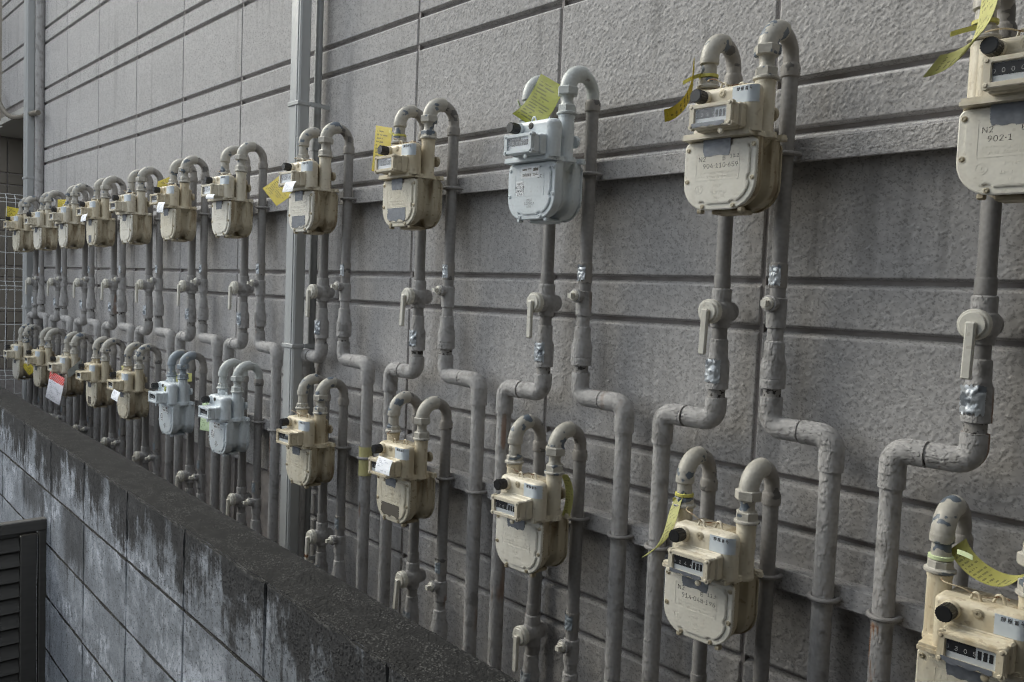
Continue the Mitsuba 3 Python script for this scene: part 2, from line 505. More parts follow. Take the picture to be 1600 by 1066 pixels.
def panel(w, h, b=.009):
    """local: x 0..w, z 0..h, face at y = 0, back at y = +.012; upper and lower edges sloped"""
    pts = [(x, y, z) for x in (0, w) for y, z in ((0, 0), (.012, -b), (.012, h + b), (0, h))]
    pts = []
    for x, xi in ((0, .0015), (w, -.0015)):
        pts += [(x + xi, 0, 0.0015), (x + xi, 0, h - .0015), (x, .0015, 0), (x, .0015, h), (x, .0185, -b * .35), (x, .0185, h + b)]
    return trimesh.Trimesh(pts).convex_hull


ncol0 = -11
from scipy.ndimage import gaussian_filter


def sprayed(n, m, dz, dx, seed, k=.8):
    """height of the sprayed stucco on an n x m grid of spacing (dz, dx): splashes of three sizes with flattened tops, metres"""
    r = np.random.default_rng(seed)
    out = np.zeros((n, m))
    for size, gap, top in ((.0021, .0105, .0017), (.0015, .0056, .0009), (.0010, .0036, .0004)):
        p = dz * dx / gap ** 2
        drops = (r.random((n, m)) < p) * (.35 + r.random((n, m)))
        h = gaussian_filter(drops, (max(size / dz, .45), max(size / dx, .45)), mode='wrap') * (2 * np.pi * max(size / dz, .45) * max(size / dx, .45))
        out += k * top * np.tanh(h * 1.15)
    return out


def stucco_panel(w, h, ox, oz, step, b=.009):
    """a panel whose sprayed face is real relief"""
    xs = np.r_[0.0, .0012, np.linspace(.004, w - .004, max(2, int(w / step))), w - .0012, w]
    zs = np.r_[-b * .35, 0.0, np.linspace(.004, h - .004, max(2, int(h / step))), h, h + b]
    X, Z = np.meshgrid(xs, zs)
    Yb = np.zeros_like(X)
    Yb[0], Yb[-1] = .0185, .0185
    Yb[:, 0] = np.maximum(Yb[:, 0], .006)
    Yb[:, -1] = np.maximum(Yb[:, -1], .006)
    d = sprayed(X.shape[0], X.shape[1], h / X.shape[0], w / X.shape[1], int(1000 * (ox + 20)) * 7919 + int(1000 * (oz + 20)), .8 if step < .003 else .5)
    fade = np.minimum(1, np.minimum(np.minimum(X, w - X), np.minimum(np.maximum(Z, 0), np.maximum(h - Z, 0))) / .004 + .25)
    v = np.stack([X, Yb - d * fade, Z], -1).reshape(-1, 3)
    n, m = X.shape
    i, j = np.meshgrid(np.arange(n - 1), np.arange(m - 1), indexing='ij')
    a = (i * m + j).ravel()
    f = np.vstack([np.stack([a, a + 1, a + m + 1], 1), np.stack([a, a + m + 1, a + m], 1)])
    return trimesh.Trimesh(v, f, process=False)


for c in range(ncol0, 4):
    x0, x1 = JX0 + c * JD + JW, JX0 + (c + 1) * JD - JW
    if x1 < -8.3:
        continue
    x0 = max(x0, -8.355)
    low = x0 < -7.3
    for a, b in zip(edges[:-1], edges[1:]):
        if (b > 1.95 and c >= -5) or (b > 1.2 and c >= -1):
            continue
        if low and a < 1.3:
            continue
        if c < -3 and b < -.62:
            continue
        h = b - a - 2 * GW
        if -4 <= c <= 0 and -.95 < b < 1.2:
            put('panel', stucco_panel(x1 - x0, h, x0, a, .0024 if c >= -1 else .0028 if c == -2 else .0035), 'stucco_relief', wall, (x0, WY, a + GW), smooth=True)
            continue
        put('panel', lambda: panel(x1 - x0, h), 'stucco', wall, (x0, WY, a + GW), smooth=25, cache=('panel', round(x1 - x0, 4), round(h, 4)))
    if not low:
        put('joint_sealant', lambda: box(-JW - .001, JW + .001, 0, .014, -1.6, 3.2), 'groove', wall, (x0 - JW, WY + .004, 0), smooth=False, cache='seal')
put('panel', panel(9.2 - 2.4, 1.6), 'stucco', wall, (-4.40, WY, 1.99), smooth=25)
put('soffit', box(-9.211, -7.30, WY + .06, 3.9, 1.30, 1.33), 'trim', bld, smooth=False)
put('soffit_edge', box(-8.36, -7.30, WY - .002, WY + .059, 1.30, 1.33), 'trim', bld, smooth=False)
put('upper_return', box(-9.211, -8.365, WY + .09, 3.9, 1.331, 3.3), 'brown_stucco', bld, smooth=False)
put('alcove_wall', box(-9.211, -7.30, 3.9, 4.0, -1.6, 1.3), 'brown_stucco', bld, smooth=False)
put('inner_wall', box(-7.36, -7.30, WY + .251, 3.899, -1.6, 1.299), 'brown_stucco', bld, smooth=False)
put('drip_trim', bevel_box(-8.375, -7.30, WY - .014, WY + .03, 1.268, 1.302, .003), 'trim', bld, smooth=False)
rw = put('return_wall', box(-9.6, -9.212, -1.0, 4.2, -1.6, 3.3), 'groove', bld, smooth=False)


def side_panel(w, h, b=.006):
    pts = []
    for y, yi in ((0, .0015), (w, -.0015)):
        pts += [(0, y + yi, .0015), (0, y + yi, h - .0015), (-.0015, y, 0), (-.0015, y, h), (-.0125, y, -b), (-.0125, y, h + b)]
    return trimesh.Trimesh(pts).convex_hull


yj = hit(11.8, 300, x=-9.2)[1]
redge = []
for n in range(-4, 6):
    zc = hit(20, 271.5, x=-9.2)[2] + n * per
    redge += [zc - sep, zc]
for k in range(-3, 5):
    for a, b in zip(redge[:-1], redge[1:]):
        if b < -1.3 or b > 2.4 or k < -1:
            continue
        h = b - a - .018
        put('panel', lambda: side_panel(JD - .012, h), 'brown_stucco', rw, (-9.2, yj + k * JD + .006, a + .009), smooth=25, cache=('sp', round(h, 4)))

# the house across the passage, behind the viewer's back: it shades the wall from the low sky
nb = thing('neighbour_house', 'plain grey house wall on the other side of the passage', 'building')
put('wall', box(-1.3, 6, -2.4, -1.05, -1.6, 3.0), 'house_paint', nb, smooth=False)
put('end_wall', box(.7, 1.6, -1.049, 1.7, -1.6, 3.0), 'house_paint', nb, smooth=False)
put('roof', bevel_box(-1.45, 6.2, -3.0, -.95, 3.0, 3.1, .02), 'house_paint', nb, smooth=False)

# block wall in front of the meters
BS = .0395                      # its skew against the building
ba = math.atan(-BS)
bdir = np.array([math.cos(ba), math.sin(ba)])
bw = thing('block_wall', 'low concrete block wall blackened by mould along its top', 'wall')
BL, BH, BT = .452, .2, .132


def bxy(s, t):
    """s along the wall from the joint at x=-1.52, t across (0 = near face)"""
    o = np.array([-1.52, .781])
    q = o + bdir * s + np.array([-bdir[1], bdir[0]]) * t
    return q


def rotz(m, s, t, z):
    m = m.copy()
    m.apply_transform(trimesh.transformations.rotation_matrix(ba, [0, 0, 1]))
    q = bxy(s, t)
    m.apply_translation([q[0], q[1], z])
    return m


put('mortar', rotz(box(-13 * BL, 5 * BL, .0045, BT - .0045, -1.6, -.6085), 0, 0, 0), 'mortar', bw, smooth=False)


def top_skin():
    """the mortar smeared over the wall's top: one rough strip without joints"""
    m = box(-13 * BL, 5 * BL, .0030, BT - .0030, -.606, -.5992).subdivide_to_size(.03)
    v = m.vertices.copy()
    e = meshkit.fbm(v * 22 + 5, 3, 4) - .5
    v[:, 2] += (e * .0030) * (v[:, 2] > -.6)
    v[:, 1] += (meshkit.noise(v * 45, 8) - .5) * .004 * np.sign(BT / 2 - v[:, 1]) * -1
    m.vertices = v
    return rotz(m, 0, 0, 0)


put('mortar_skin', top_skin(), 'block', bw, smooth=30)


def rough_block(seed):
    m = bevel_box(.0022, BL - .0022, 0, BT, .0024, BH - .0012, .0030)
    m = m.subdivide_to_size(.04)
    v = m.vertices.copy()
    nn = meshkit.fbm(v * 14 + seed * 9.7, 3, seed) - .5
    nn2 = meshkit.noise(v * 60 + seed, seed) - .5
    v[:, 1] += nn * .006 * (v[:, 1] < BT / 2) + nn2 * .002
    v[:, 2] += (nn * .0012 + nn2 * .0008) * (v[:, 2] > BH / 2)
    m.vertices = v
    return m


for c in range(-11, 5):
    for r in range(5):
        if c > 2 and r > 1:
            continue
        sd = (c * 5 + r) % 6
        m = rough_block((c + 20) * 5 + r)
        z = -.6 - (r + 1) * BH
        put('block', rotz(m, c * BL, 0, z), 'block', bw, smooth=35)

# louvred gate panel at the end of the passage, standing square to the block wall
GX, GT = -3.39, -.905
gate = thing('louvre_gate', 'dark aluminium louvred gate panel standing against the block wall at lower left', 'gate')
put('top_rail', bevel_box(GX - .035, GX + .003, -.3, .868, GT - .042, GT, .003), 'gate_paint', gate, smooth=False)
put('post', bevel_box(GX - .03, GX + .0, .832, .866, -1.6, GT - .043, .002), 'gate_paint', gate, smooth=False)
put('stile', bevel_box(GX - .028, GX - .004, .772, .826, -1.6, GT - .056, .002), 'gate_paint', gate, smooth=False)
put('stile', bevel_box(GX - .028, GX - .004, -.3, -.24, -1.6, GT - .056, .002), 'gate_paint', gate, smooth=False)
put('backing', box(GX - .034, GX - .029, -.3, .83, -1.6, GT - .05), 'gate_paint', gate, smooth=False)
for k in range(11):
    z = GT - .062 - k * .0572
    m = trimesh.Trimesh([(GX - a, y, z - b) for y in (-.238, .770) for a, b in ((.024, 0), (.022, .002), (.006, .046), (.010, .048), (.027, .004))]).convex_hull
    put('slat', m, 'gate_paint', gate, smooth=False)

# wire mesh fence closing the passage at the far end
MX = -7.42
mf = thing('wire_mesh_fence', 'pale wire mesh fence panel closing the far end behind the leftmost meters', 'fence')
ym1 = hit(38, 450, x=MX)[1]
ym0 = hit(-60, 450, x=MX)[1]
zt, zb = hit(20, 305, x=MX)[2], -1.58


def hwire(pxy, dx=0):
    z = hit(20, pxy, x=MX)[2]
    put('wire', lambda: sweep([(0, 0, 0), (0, ym1 - ym0, 0)], .0030, 8), 'mesh_wire', mf, (MX + dx, ym0, z), cache='hw')
    return z


bz = []
for base in (304, 440, 579):
    for dy, dx in ((0, .0), (7, .03), (13, .03)):
        bz.append((hwire(base + dy, dx), dx))
for q in (345, 370, 395, 420, 482, 507, 532, 556, 615, 640):
    hwire(q)
prof = [(0, zt)]
for z, dx in bz:
    prof += [(dx, z)]
prof = sorted(set(prof), key=lambda q: -q[1]) + [(0, zb)]
wpath = [(dx, 0, z) for dx, z in prof]
for k in range(9):
    y = ym1 - .012 - k * .0605
    put('wire', lambda: sweep(wpath, .0028, 8), 'mesh_wire', mf, (MX + .006, y, 0), cache='vw')

# grey flexible duct hanging under the overhang, upper left
dp = [hit(*q, y=1.66) for q in ((-8, 140), (-3, 155), (4, 170), (14, 181), (24, 184), (40, 181), (60, 176))]
put('drain_hose', sweep(smooth_path(dp, 50), .018, 14), 'duct')
labels['drain_hose'] = {'label': 'beige hose curving under the overhang at the upper left corner', 'category': 'hose'}


# square downpipes with a round conduit beside each
def downpipe(x0, w, y0, d, label, z1=2.6):
    k = thing('downpipe', label, 'downpipe', 'square downpipes on the wall')
    body = bevel_box(x0, x0 + w, y0, y0 + d, -1.6, z1, .006)
    put('pipe', body, 'downpipe', k, smooth=40)
    put('rib', bevel_box(x0 + w * .70, x0 + w * .80, y0 - .003, y0 + .01, -1.6, z1, .001), 'downpipe', k, smooth=40)
    for z in ((.70, -.24, -1.1) if x0 > -5 else (.72, -.25)):
        br = put('bracket', cat(bevel_box(x0 - .004, x0 + w + .004, y0 - .0055, y0 + d + .004, z - .008, z + .008, .002),
                                box(x0 + w + .001, x0 + w + .009, y0 + d, WY, z - .008, z + .008)), 'downpipe', k, smooth=False)
    return k


xr = hit(468, 130, y=1.605)[0]
xl = hit(452.5, 130, y=1.605)[0]
downpipe(xl, xr - xl, 1.605, .047, 'grey square downpipe between the fourth and fifth upper meters from the right')
downpipe(-7.175, .10, 1.632, .055, 'grey square downpipe at the left corner of the building')
k = 'round_conduit'
for x, r, lab, z0, z1 in ((-2.985, .0155, 'thin round grey conduit right beside the middle downpipe', -1.6, 2.6),
                          (-7.03, .030, 'round grey conduit right beside the downpipe at the left corner', -1.6, 2.6),
                          (-1.655, .0095, 'thin painted conduit low on the wall behind the third lower meter', -1.6, -.62)):
    key = thing('conduit', lab, 'conduit')
    put('pipe', sweep([(x, 1.708, z0), (x, 1.708, z1)], r, 18), 'zinc' if r == .0155 else 'pipe_paint', key)
    for z in (.55, -.35, -.78, -1.02):
        if z0 < z < z1:
            put('collar', moved(lathe([(r, -.02), (r + .0035, -.018), (r + .0035, .018), (r, .02)], 18), x, 1.708, z), 'zinc' if r == .0155 else 'pipe_paint', key)

# ---------------------------------------------------------------- pipe runs: measured positions of the twelve columns
Y = 1.664
UL = [-.515, -1.066, -1.628, -2.218, -2.830, -3.504, -4.076, -4.649, -5.216, -5.764, -6.356, -6.931]
UR = [-.374, -.926, -1.488, -2.066, -2.672, -3.346, -3.938, -4.503, -5.066, -5.632, -6.215, -6.777]
ULL = [-.658, -1.212, -1.783, -2.365, -2.965, -3.644, -4.205, -4.786, -5.348, -5.910, -6.482, -7.076]
URR = [-.222, -.783, -1.332, -1.899, -2.505, -3.186, -3.764, -4.323, -4.902, -5.486, -6.058, -6.620]
LL = [-.526, -1.073, -1.630, -2.202, -2.790, -3.483, -4.057, -4.665, -5.202, -5.767, -6.342, -6.910]
LR = [-.379, -.913, -1.478, -2.051, -2.660, -3.340, -3.920, -4.497, -5.036, -5.617, -6.191, -6.764]
ORD = ['rightmost', 'second from right', 'third from right', 'fourth from right', 'fifth from right', 'sixth from right', 'sixth from left', 'fifth from left', 'fourth from left', 'third from left', 'second from left', 'leftmost']


def sag(x):
    return -.030 * min(1, max(0, (-x - 3.6) / 3.4))


# rails
def rail(x0, x1, z1, h, label):
    k = thing('pipe_rail', label, 'rail')
    t = .005
    zs = sag(x0)
    m = cat(bevel_box(x0, x1, 1.685, 1.685 + t, -h, 0, .0015), bevel_box(x0, x1, 1.685 + t - .001, WY - .001, -t, -.0004, .0005))
    m.vertices[:, 2] += z1 + zs * (m.vertices[:, 0] < (x0 + x1) / 2) + sag(x1) * (m.vertices[:, 0] > (x0 + x1) / 2)
    put('angle_bar', m, 'rail_paint', k, smooth=False)
    return k


rails = {('U', 0): rail(-2.80, 1.2, .357, .050, 'upper painted steel rail right of the middle downpipe holding the pipe clamps'),
         ('U', 1): rail(-7.0, -3.02, .357, .050, 'upper painted steel rail left of the middle downpipe holding the pipe clamps'),
         ('L', 0): rail(-2.80, 1.2, -.583, .046, 'lower painted steel rail right of the middle downpipe under the pipe elbows'),
         ('L', 1): rail(-7.0, -3.10, -.583, .046, 'lower painted steel rail left of the middle downpipe behind the pipes')}


def clamp_mesh(r):
    yb = 1.700 - Y
    q = [(-r - .006, yb, 0), (-r - .006, .004, 0)] + [tuple(v) for v in arc((0, 0, 0), r + .0055, math.pi, 2 * math.pi, (1, 0, 0), (0, 1, 0), 15)] + [(r + .006, .004, 0), (r + .006, yb, 0)]
    return sweep(q, .0052, 10)


def clamp(x, z, r, row):
    put('pipe_clamp', lambda: clamp_mesh(r), 'riser_paint', rails[(row, 0 if x > -2.9 else 1)], (x, Y, z + sag(x)), cache=('clamp', r))


PY = 1.567 - Y                     # the meter ports hang in front of the risers
AR, AZ = -PY / 2, .5235             # return bend: radius and height of its centre


def bend_front(r):
    """the elbow fitting on the meter's side with a bead at both ends"""
    a = arc((0, PY / 2, AZ), AR, math.pi, math.pi * .47, (0, 1, 0), (0, 0, 1), 14)
    path = np.vstack([[(0, PY, AZ - .002)], a])
    return sweep(path, [r] * len(path), 22)


def bend_back(r):
    a = arc((0, PY / 2, AZ), AR, math.pi * .50, 0, (0, 1, 0), (0, 0, 1), 14)
    path = np.vstack([a, [(0, 0, AZ - .02)]])
    return sweep(path, r, 20)


def elbow_path(sx, zc, z_top, xj, r=.030):
    """down, then sideways by sx to xj"""
    return np.vstack([[(0, 0, z_top)], arc((sx * r, 0, zc + r), r, math.pi, math.pi * 1.5, (sx, 0, 0), (0, 0, 1), 10), [(sx * xj, 0, zc)]])


def elbow_path2(sx, zc, xj, off, z_bot, r=.030):
    return np.vstack([[(sx * xj, 0, zc)], arc((sx * (off - r), 0, zc - r), r, math.pi / 2, 0, (sx, 0, 0), (0, 0, 1), 10), [(sx * off, 0, z_bot)]])


def lumpy(m, amp=.0012, seed=1, f=70):
    """thick brushed and sprayed paint: uneven outline"""
    m = m.copy()
    n = m.vertex_normals
    m.vertices = m.vertices + n * ((meshkit.fbm(m.vertices * f + seed, 2, seed) - .5) * 2 * amp)[:, None]
    return m


def handle_mesh(tilt=0.0):
    m = bevel_box(-.0085, .0085, -.011, 0, -.098, .005, .0025)
    m.apply_transform(trimesh.transformations.rotation_matrix(tilt, [0, 1, 0]))
    return m


def valve(k, x, z, tilt, far, rusty=False):
    """body, dial and lever; z: height of the dial's centre"""
    vb = put('valve_body', lambda: cat(lathe([(.0205, -.037), (.0225, -.035), (.0225, -.022), (.027, -.016), (.030, 0), (.027, .016), (.0225, .022), (.0225, .050), (.0205, .053)]),
                                        moved(along_y(lathe([(.022, -.040), (.024, -.038), (.024, 0), (.0255, .002), (.0255, .040)])), 0, 0, 0)), 'pipe_paint', k, (x, Y, z), cache='valve_body')
    dial = put('dial', lambda: cat(along_y(lathe([(.0255, .036), (.0278, .037), (.0278, .050), (.0258, .0525), (.0225, .053), (.0225, .056), (.021, .0575)], 30))), 'valve_cream', vb, (x, Y, z), cache='dial')
    put('lever', lambda: moved(handle_mesh(tilt), 0, -.0570, 0), 'valve_cream', vb, (x, Y, z), cache=('lever', tilt))
    if rusty:
        put('rust_stain', lambda: moved(bevel_box(-.0087, .0087, -.0114, -.003, -.076, -.062, .002), 0, -.0570, 0), 'wire', vb, (x, Y, z), cache='ruststain')


def seg(r, z0, z1, n=20):
    return sweep([(0, 0, z0), (0, 0, z1)], r, n)


BEND = {'c': 'bend_cream', 'g': 'bend_grey', 'b': 'bend_blue'}


def ports(k, side, x, dz, kind, far):
    """return bend and union nuts above the meter"""
    mb = BEND[kind]
    put('return_bend', lambda: bend_back(.0165), 'bend_dull' if kind == 'c' else ('bend_dull' if kind == 'b' else mb), k, (x, Y, dz), cache='bend_back')
    put('elbow', lambda: bend_front(.0198 if side == 'L' else .0212), mb, k, (x, Y, dz), cache='bend_front' + side)
    if side == 'L':
        put('socket', lambda: moved(lathe([(.0185, .514), (.0208, .516), (.0208, .528), (.0198, .531)]), 0, PY, 0), mb, k, (x, Y, dz), cache='sockL')
        put('nipple', lambda: moved(lathe([(.0168, .482), (.0168, .50), (.0155, .518)]), 0, PY, 0), mb, k, (x, Y, dz), cache='nipL')
        put('union_nut', lambda: moved(cat(lathe([(.0195, .4835), (.0222, .4815), (.0222, .47), (.0245, .468), (.0255, .464), (.0245, .4605)], 8), lathe([(.024, .4605), (.0268, .462), (.0268, .4665), (.024, .468)])), 0, PY, 0), mb, k, (x, Y, dz), smooth=20, cache='nutL')
    else:
        put('union_nut', lambda: moved(hexnut(.0282, .509, .530), 0, PY, 0), mb, k, (x, Y, dz), smooth=20, cache='nutR1')
        put('nipple', lambda: moved(lathe([(.0185, .482), (.0175, .486), (.0152, .492), (.0152, .503), (.0185, .510)]), 0, PY, 0), mb, k, (x, Y, dz), cache='nipR')
        put('union_nut', lambda: moved(cat(hexnut(.0245, .464, .4845, turn=.1), lathe([(.024, .459), (.0270, .461), (.0270, .465), (.024, .467)])), 0, PY, 0), mb, k, (x, Y, dz), smooth=20, cache='nutR2')
    put('collar', lambda: lathe([(.0175, .484), (.0204, .486), (.0207, .506), (.0175, .514)]), 'bend_dull', k, (x, Y, dz), cache='collar')


def foil_mesh(r, z0, z1, seed, a0=-2.75, a1=-.55):
    """crumpled foil tape lapped round the front of the coupling"""
    rr = random.Random(seed)
    na, nz = 26, 16
    v, f = [], []
    for i in range(nz):
        for j in range(na):
            a = a0 + (a1 - a0) * j / (na - 1)
            z = z0 + (z1 - z0) * i / (nz - 1)
            q = np.array([math.cos(a) * 3.2, math.sin(a) * 3.2, z * 95 + seed * 3.1])
            bump_ = float(abs(meshkit.noise(q[None], seed)[0] - .5) * 2)
            e = .0010 + .0032 * bump_
            if i in (0, nz - 1):
                z += (rr.random() - .5) * .006
            v.append(((r + e) * math.cos(a), (r + e) * math.sin(a), z))
    for i in range(nz - 1):
        for j in range(na - 1):
            a = i * na + j
            f += [[a, a + 1, a + na + 1], [a, a + na + 1, a + na]]
    return trimesh.Trimesh(v, f, process=False)


def left_run(i, row, xs, xo, label, kind='c'):
    """inlet side: bend, riser, lever valve, taped coupling; in the upper row then an offset round the lower meter"""
    x, dz = xs, sag(xs)
    lz = 0 if row == 'U' else -.940
    k = thing('gas_pipe', label, 'gas pipe', 'inlet pipes with lever valves' )
    far = i > 7
    ports(k, 'L', x, dz + (0 if row == 'U' else -.925), kind, far)
    top = .49 if row == 'U' else .505
    put('riser', lambda: seg(.0168, .052 - .023, top), 'riser_paint', k, (x, Y, dz + lz), cache=('riserL', row))
    put('sleeve', lambda: lathe([(.0178, .030), (.0190, .032), (.0190, .060), (.0178, .062)]), 'riser_paint', k, (x, Y, dz + lz), cache='sleeveL')
    valve(k, x, dz + lz - .023, [.03, .05, .0, .09, .02][i % 5] * (1 if row == 'L' else .7), far, row == 'L' and i == 4)
    put('nipple', lambda: seg(.0172, -.090, -.055), 'riser_paint', k, (x, Y, dz + lz), cache='nipA')
    put('coupling', lambda: lumpy(lathe([(.0185, -.203), (.0262, -.201), (.0262, -.190), (.0252, -.188), (.0262, -.185), (.0262, -.140), (.0215, -.128), (.0205, -.088), (.0185, -.086)]), .0004), 'pipe_paint', k, (x, Y, dz + lz), cache='coupA')
    s = i % 4
    put('foil_tape', lambda: foil_mesh(.0264, -.186, -.134, s + 1, -2.9, -.8), 'foil', k, (x, Y, dz + lz), smooth=True, cache=('foil', s))
    if row == 'L':
        put('lower_pipe', lambda: lumpy(cat(seg(.0175, -.215, -.20), sweep([(0, 0, z) for z in np.linspace(-.215, -.67, 30)], .0215, 18)), .0006), 'pipe_paint', k, (x, Y, dz + lz), cache='lowL')
        return k
    off = x - xo
    put('neck', lambda: seg(.0195, -.232, -.198), 'dark_joint', k, (x, Y, dz), cache='neckA')
    put('elbow', lambda: lumpy(sweep(elbow_path(-1, -.276, -.222, off * .53), .0248, 20), .0006), 'pipe_paint', k, (x, Y, dz), cache=('e1', round(off, 3)))
    put('joint_ring', lambda: sweep([(-off * .5, 0, -.276), (-off * .60, 0, -.276)], .0215, 18), 'dark_joint', k, (x, Y, dz), cache=('jr', round(off, 3)))
    put('elbow', lambda: lumpy(sweep(elbow_path2(-1, -.276, off * .565, off, -.352), .0256, 20), .0006), 'pipe_paint', k, (x, Y, dz), cache=('e2', round(off, 3)))
    put('lower_pipe', lambda: lumpy(sweep([(0, 0, z) for z in np.linspace(-.345, -1.6, 80)], .0212, 18), .0007), 'pipe_paint', k, (xo, Y, dz), cache='lowpipe')
    clamp(xo, -.610, .0212, 'L')
    return k


def right_run(i, row, xs, xo, label, kind='c'):
    x, dz = xs, sag(xs)
    lz = 0 if row == 'U' else -.945
    k = thing('gas_pipe', label, 'gas pipe', 'outlet pipes with test plugs')
    far = i > 7
    ports(k, 'R', x, dz + (0 if row == 'U' else -.925), kind, far)
    top = .49 if row == 'U' else .51
    put('riser', lambda: seg(.0170, .010, top), 'riser_paint', k, (x, Y, dz + lz), cache=('riserR', row))
    put('label_sleeve', lambda: lathe([(.0172, .034), (.0188, .035), (.0188, .0875), (.0172, .0885)]), 'bend_dull', k, (x, Y, dz + lz), cache='labsl')
    s = i % 4
    put('foil_tape', lambda: foil_mesh(.0186, .041, .082, s + 11, -2.75, -.85), 'foil' if row == 'U' else 'bend_blue', k, (x, Y, dz + lz), smooth=False, cache=('foilR', s, row))
    tee = put('tee', lambda: cat(lathe([(.0185, -.054), (.0212, -.052), (.0212, .011), (.0185, .013)]), along_y(lathe([(.0155, .0), (.0155, .030), (.0185, .031), (.0185, .037), (.0145, .038)]))), 'pipe_paint', k, (x, Y, dz + lz - .0), cache='tee')
    put('plug', lambda: moved(cat(along_y(lathe([(.0135, .036), (.0135, .043), (.0115, .045)])), along_y(trimesh.creation.box([.0125, .0125, .016], transform=tr(0, 0, .051)))), 0, 0, -.02), 'valve_cream', tee, (x, Y, dz + lz + .02), smooth=20, cache='plug')
    put('nipple', lambda: seg(.0175, -.085, -.050), 'pipe_paint', k, (x, Y, dz + lz), cache='nipB')
    put('reducer', lambda: lumpy(lathe([(.0195, -.186), (.0272, -.184), (.0275, -.1655), (.0262, -.1645), (.0275, -.163), (.0278, -.135), (.0225, -.116), (.0212, -.083), (.019, -.081)]), .0005), 'pipe_paint', k, (x, Y, dz + lz), cache='reducer')
    if row == 'L':
        put('lower_pipe', lambda: lumpy(cat(seg(.0185, -.205, -.18), sweep([(0, 0, z) for z in np.linspace(-.205, -.66, 30)], .0215, 18)), .0006), 'pipe_paint', k, (x, Y, dz + lz), cache='lowR')
        clamp(x, -.598, .0170, 'L')
        return k
    off = xo - x
    put('neck', lambda: seg(.0192, -.215, -.182), 'dark_joint', k, (x, Y, dz), cache='neckB')
    put('elbow', lambda: lumpy(sweep(elbow_path(1, -.270, -.204, off * .5), .0243, 20), .0006), 'pipe_paint', k, (x, Y, dz), cache=('e3', round(off, 3)))
    put('joint_ring', lambda: sweep([(off * .44, 0, -.270), (off * .56, 0, -.270)], .0212, 18), 'dark_joint', k, (x, Y, dz), cache=('jr2', round(off, 3)))
    put('elbow', lambda: lumpy(sweep(elbow_path2(1, -.270, off * .53, off, -.342), .0256, 20), .0006), 'pipe_paint', k, (x, Y, dz), cache=('e4', round(off, 3)))
    put('lower_pipe', lambda: lumpy(sweep([(0, 0, z) for z in np.linspace(-.335, -1.6, 80)], .0212, 18), .0007), 'pipe_paint', k, (xo, Y, dz), cache='lowpipe2')
    clamp(x, .322, .0170, 'U')
    clamp(xo, -.610, .0212, 'L')
    return k


for i in range(12):
    kind = 'g' if i == 2 else 'c'
    left_run(i, 'U', UL[i], ULL[i], f'left pipe with lever valve and offset elbows at {ORD[i]} upper meter', kind)
    right_run(i, 'U', UR[i], URR[i], f'right pipe with plugged tee and offset elbows at {ORD[i]} upper meter', kind)
for i in range(12):
    kind = 'b' if i == 6 else 'g' if i == 5 else 'c'
    left_run(i, 'L', LL[i], None, f'left straight pipe with lever valve at {ORD[i]} lower meter', kind)
    right_run(i, 'L', LR[i], None, f'right straight pipe with plugged tee at {ORD[i]} lower meter', kind)

# ---------------------------------------------------------------- gas meters
HZ, HX = .072, .0862               # half height and half width of the cover
CZM = -.194                        # its centre below the top of the ports


def uout(inset):
    return rrect(HX, HZ, .013, .058, inset)


def upper_body():
    pts = []
    x0, x1, y0, y1 = -.060, .090, -.072, -.027
    for cx, cy, rs in ((x0 + .014, y0 + .014, .014), (x1 - .0225, y0 + .0225, .0225), (x0 + .010, y1 - .010, .010)):
        for a in np.linspace(0, 2 * np.pi, 24, endpoint=False):
            pts.append((cx + rs * math.cos(a), cy + rs * math.sin(a), -.112))
            for t in np.linspace(0, np.pi / 2, 6):
                r2 = max(rs - .014 * (1 - math.cos(t)), .0005)
                pts.append((cx + r2 * math.cos(a), cy + r2 * math.sin(a), -.030 + .014 * math.sin(t)))
    front = trimesh.Trimesh(pts).convex_hull
    back = bevel_box(-.060, .060, -.035, .040, -.112, -.024, .006)
    boss = moved(along_y(lathe([(.016, 0), (.016, .006), (.013, .009)])), .060, .046, -.060)
    return front, cat(back, boss)


def seam_outline(grow):
    u = unary_union([sbox(-.078, -.074, .078, .046), Point(.073, 0).buffer(.0225), Point(-.073, 0).buffer(.0225), sbox(-.080, -.05, .084, -.02), Point(.070, -.066).buffer(.009), Point(-.070, -.066).buffer(.007), Point(.090, .040).buffer(.008)])
    return u.buffer(.006).buffer(-.006).buffer(grow, quad_segs=4).simplify(.0004)


def seam_mesh():
    a = extr(seam_outline(0.0), .0055)
    b = extr(seam_outline(.0022), .0065)
    return cat(moved(a, 0, 0, -.1125), moved(b, 0, 0, -.1195))


def body_out(inset):
    """as the cover's outline, but running straight up to the seam"""
    o = rrect(HX, HZ, .004, .058, inset)
    o[:, 1] += np.where(o[:, 1] > .03, inset + .0032, 0)
    return o


def lower_body():
    lay = [(-.0445, .0035), (-.036, .0035), (-.022, .0045), (-.0155, .008), (-.0110, .021), (.0110, .021), (.0155, .008), (.022, .0045), (.036, .0035), (.0445, .0035)]
    body = loft_y(lay, body_out, CZM)
    back = loft_y([(.0445, 0), (.050, 0), (.052, .002)], uout, CZM)
    funnel = trimesh.Trimesh([(x, y, z) for x, y, z in ((-.080, -.016, -.119), (.080, -.016, -.119), (.080, .016, -.119), (-.080, .016, -.119), (-.066, -.010, -.138), (.066, -.010, -.138), (.066, .010, -.138), (-.066, .010, -.138))]).convex_hull
    return cat(body, back, funnel)


def foot():
    return cat(bevel_box(-.034, .038, -.022, .028, -.272, -.262, .003), bevel_box(-.052, -.040, -.050, -.035, -.272, -.262, .002), bevel_box(.046, .058, -.050, -.035, -.272, -.262, .002))


BOLTS = [(-.0775, -.137), (.0795, -.137), (-.0775, -.204), (.0795, -.204), (-.036, -.2585), (.038, -.2585)]


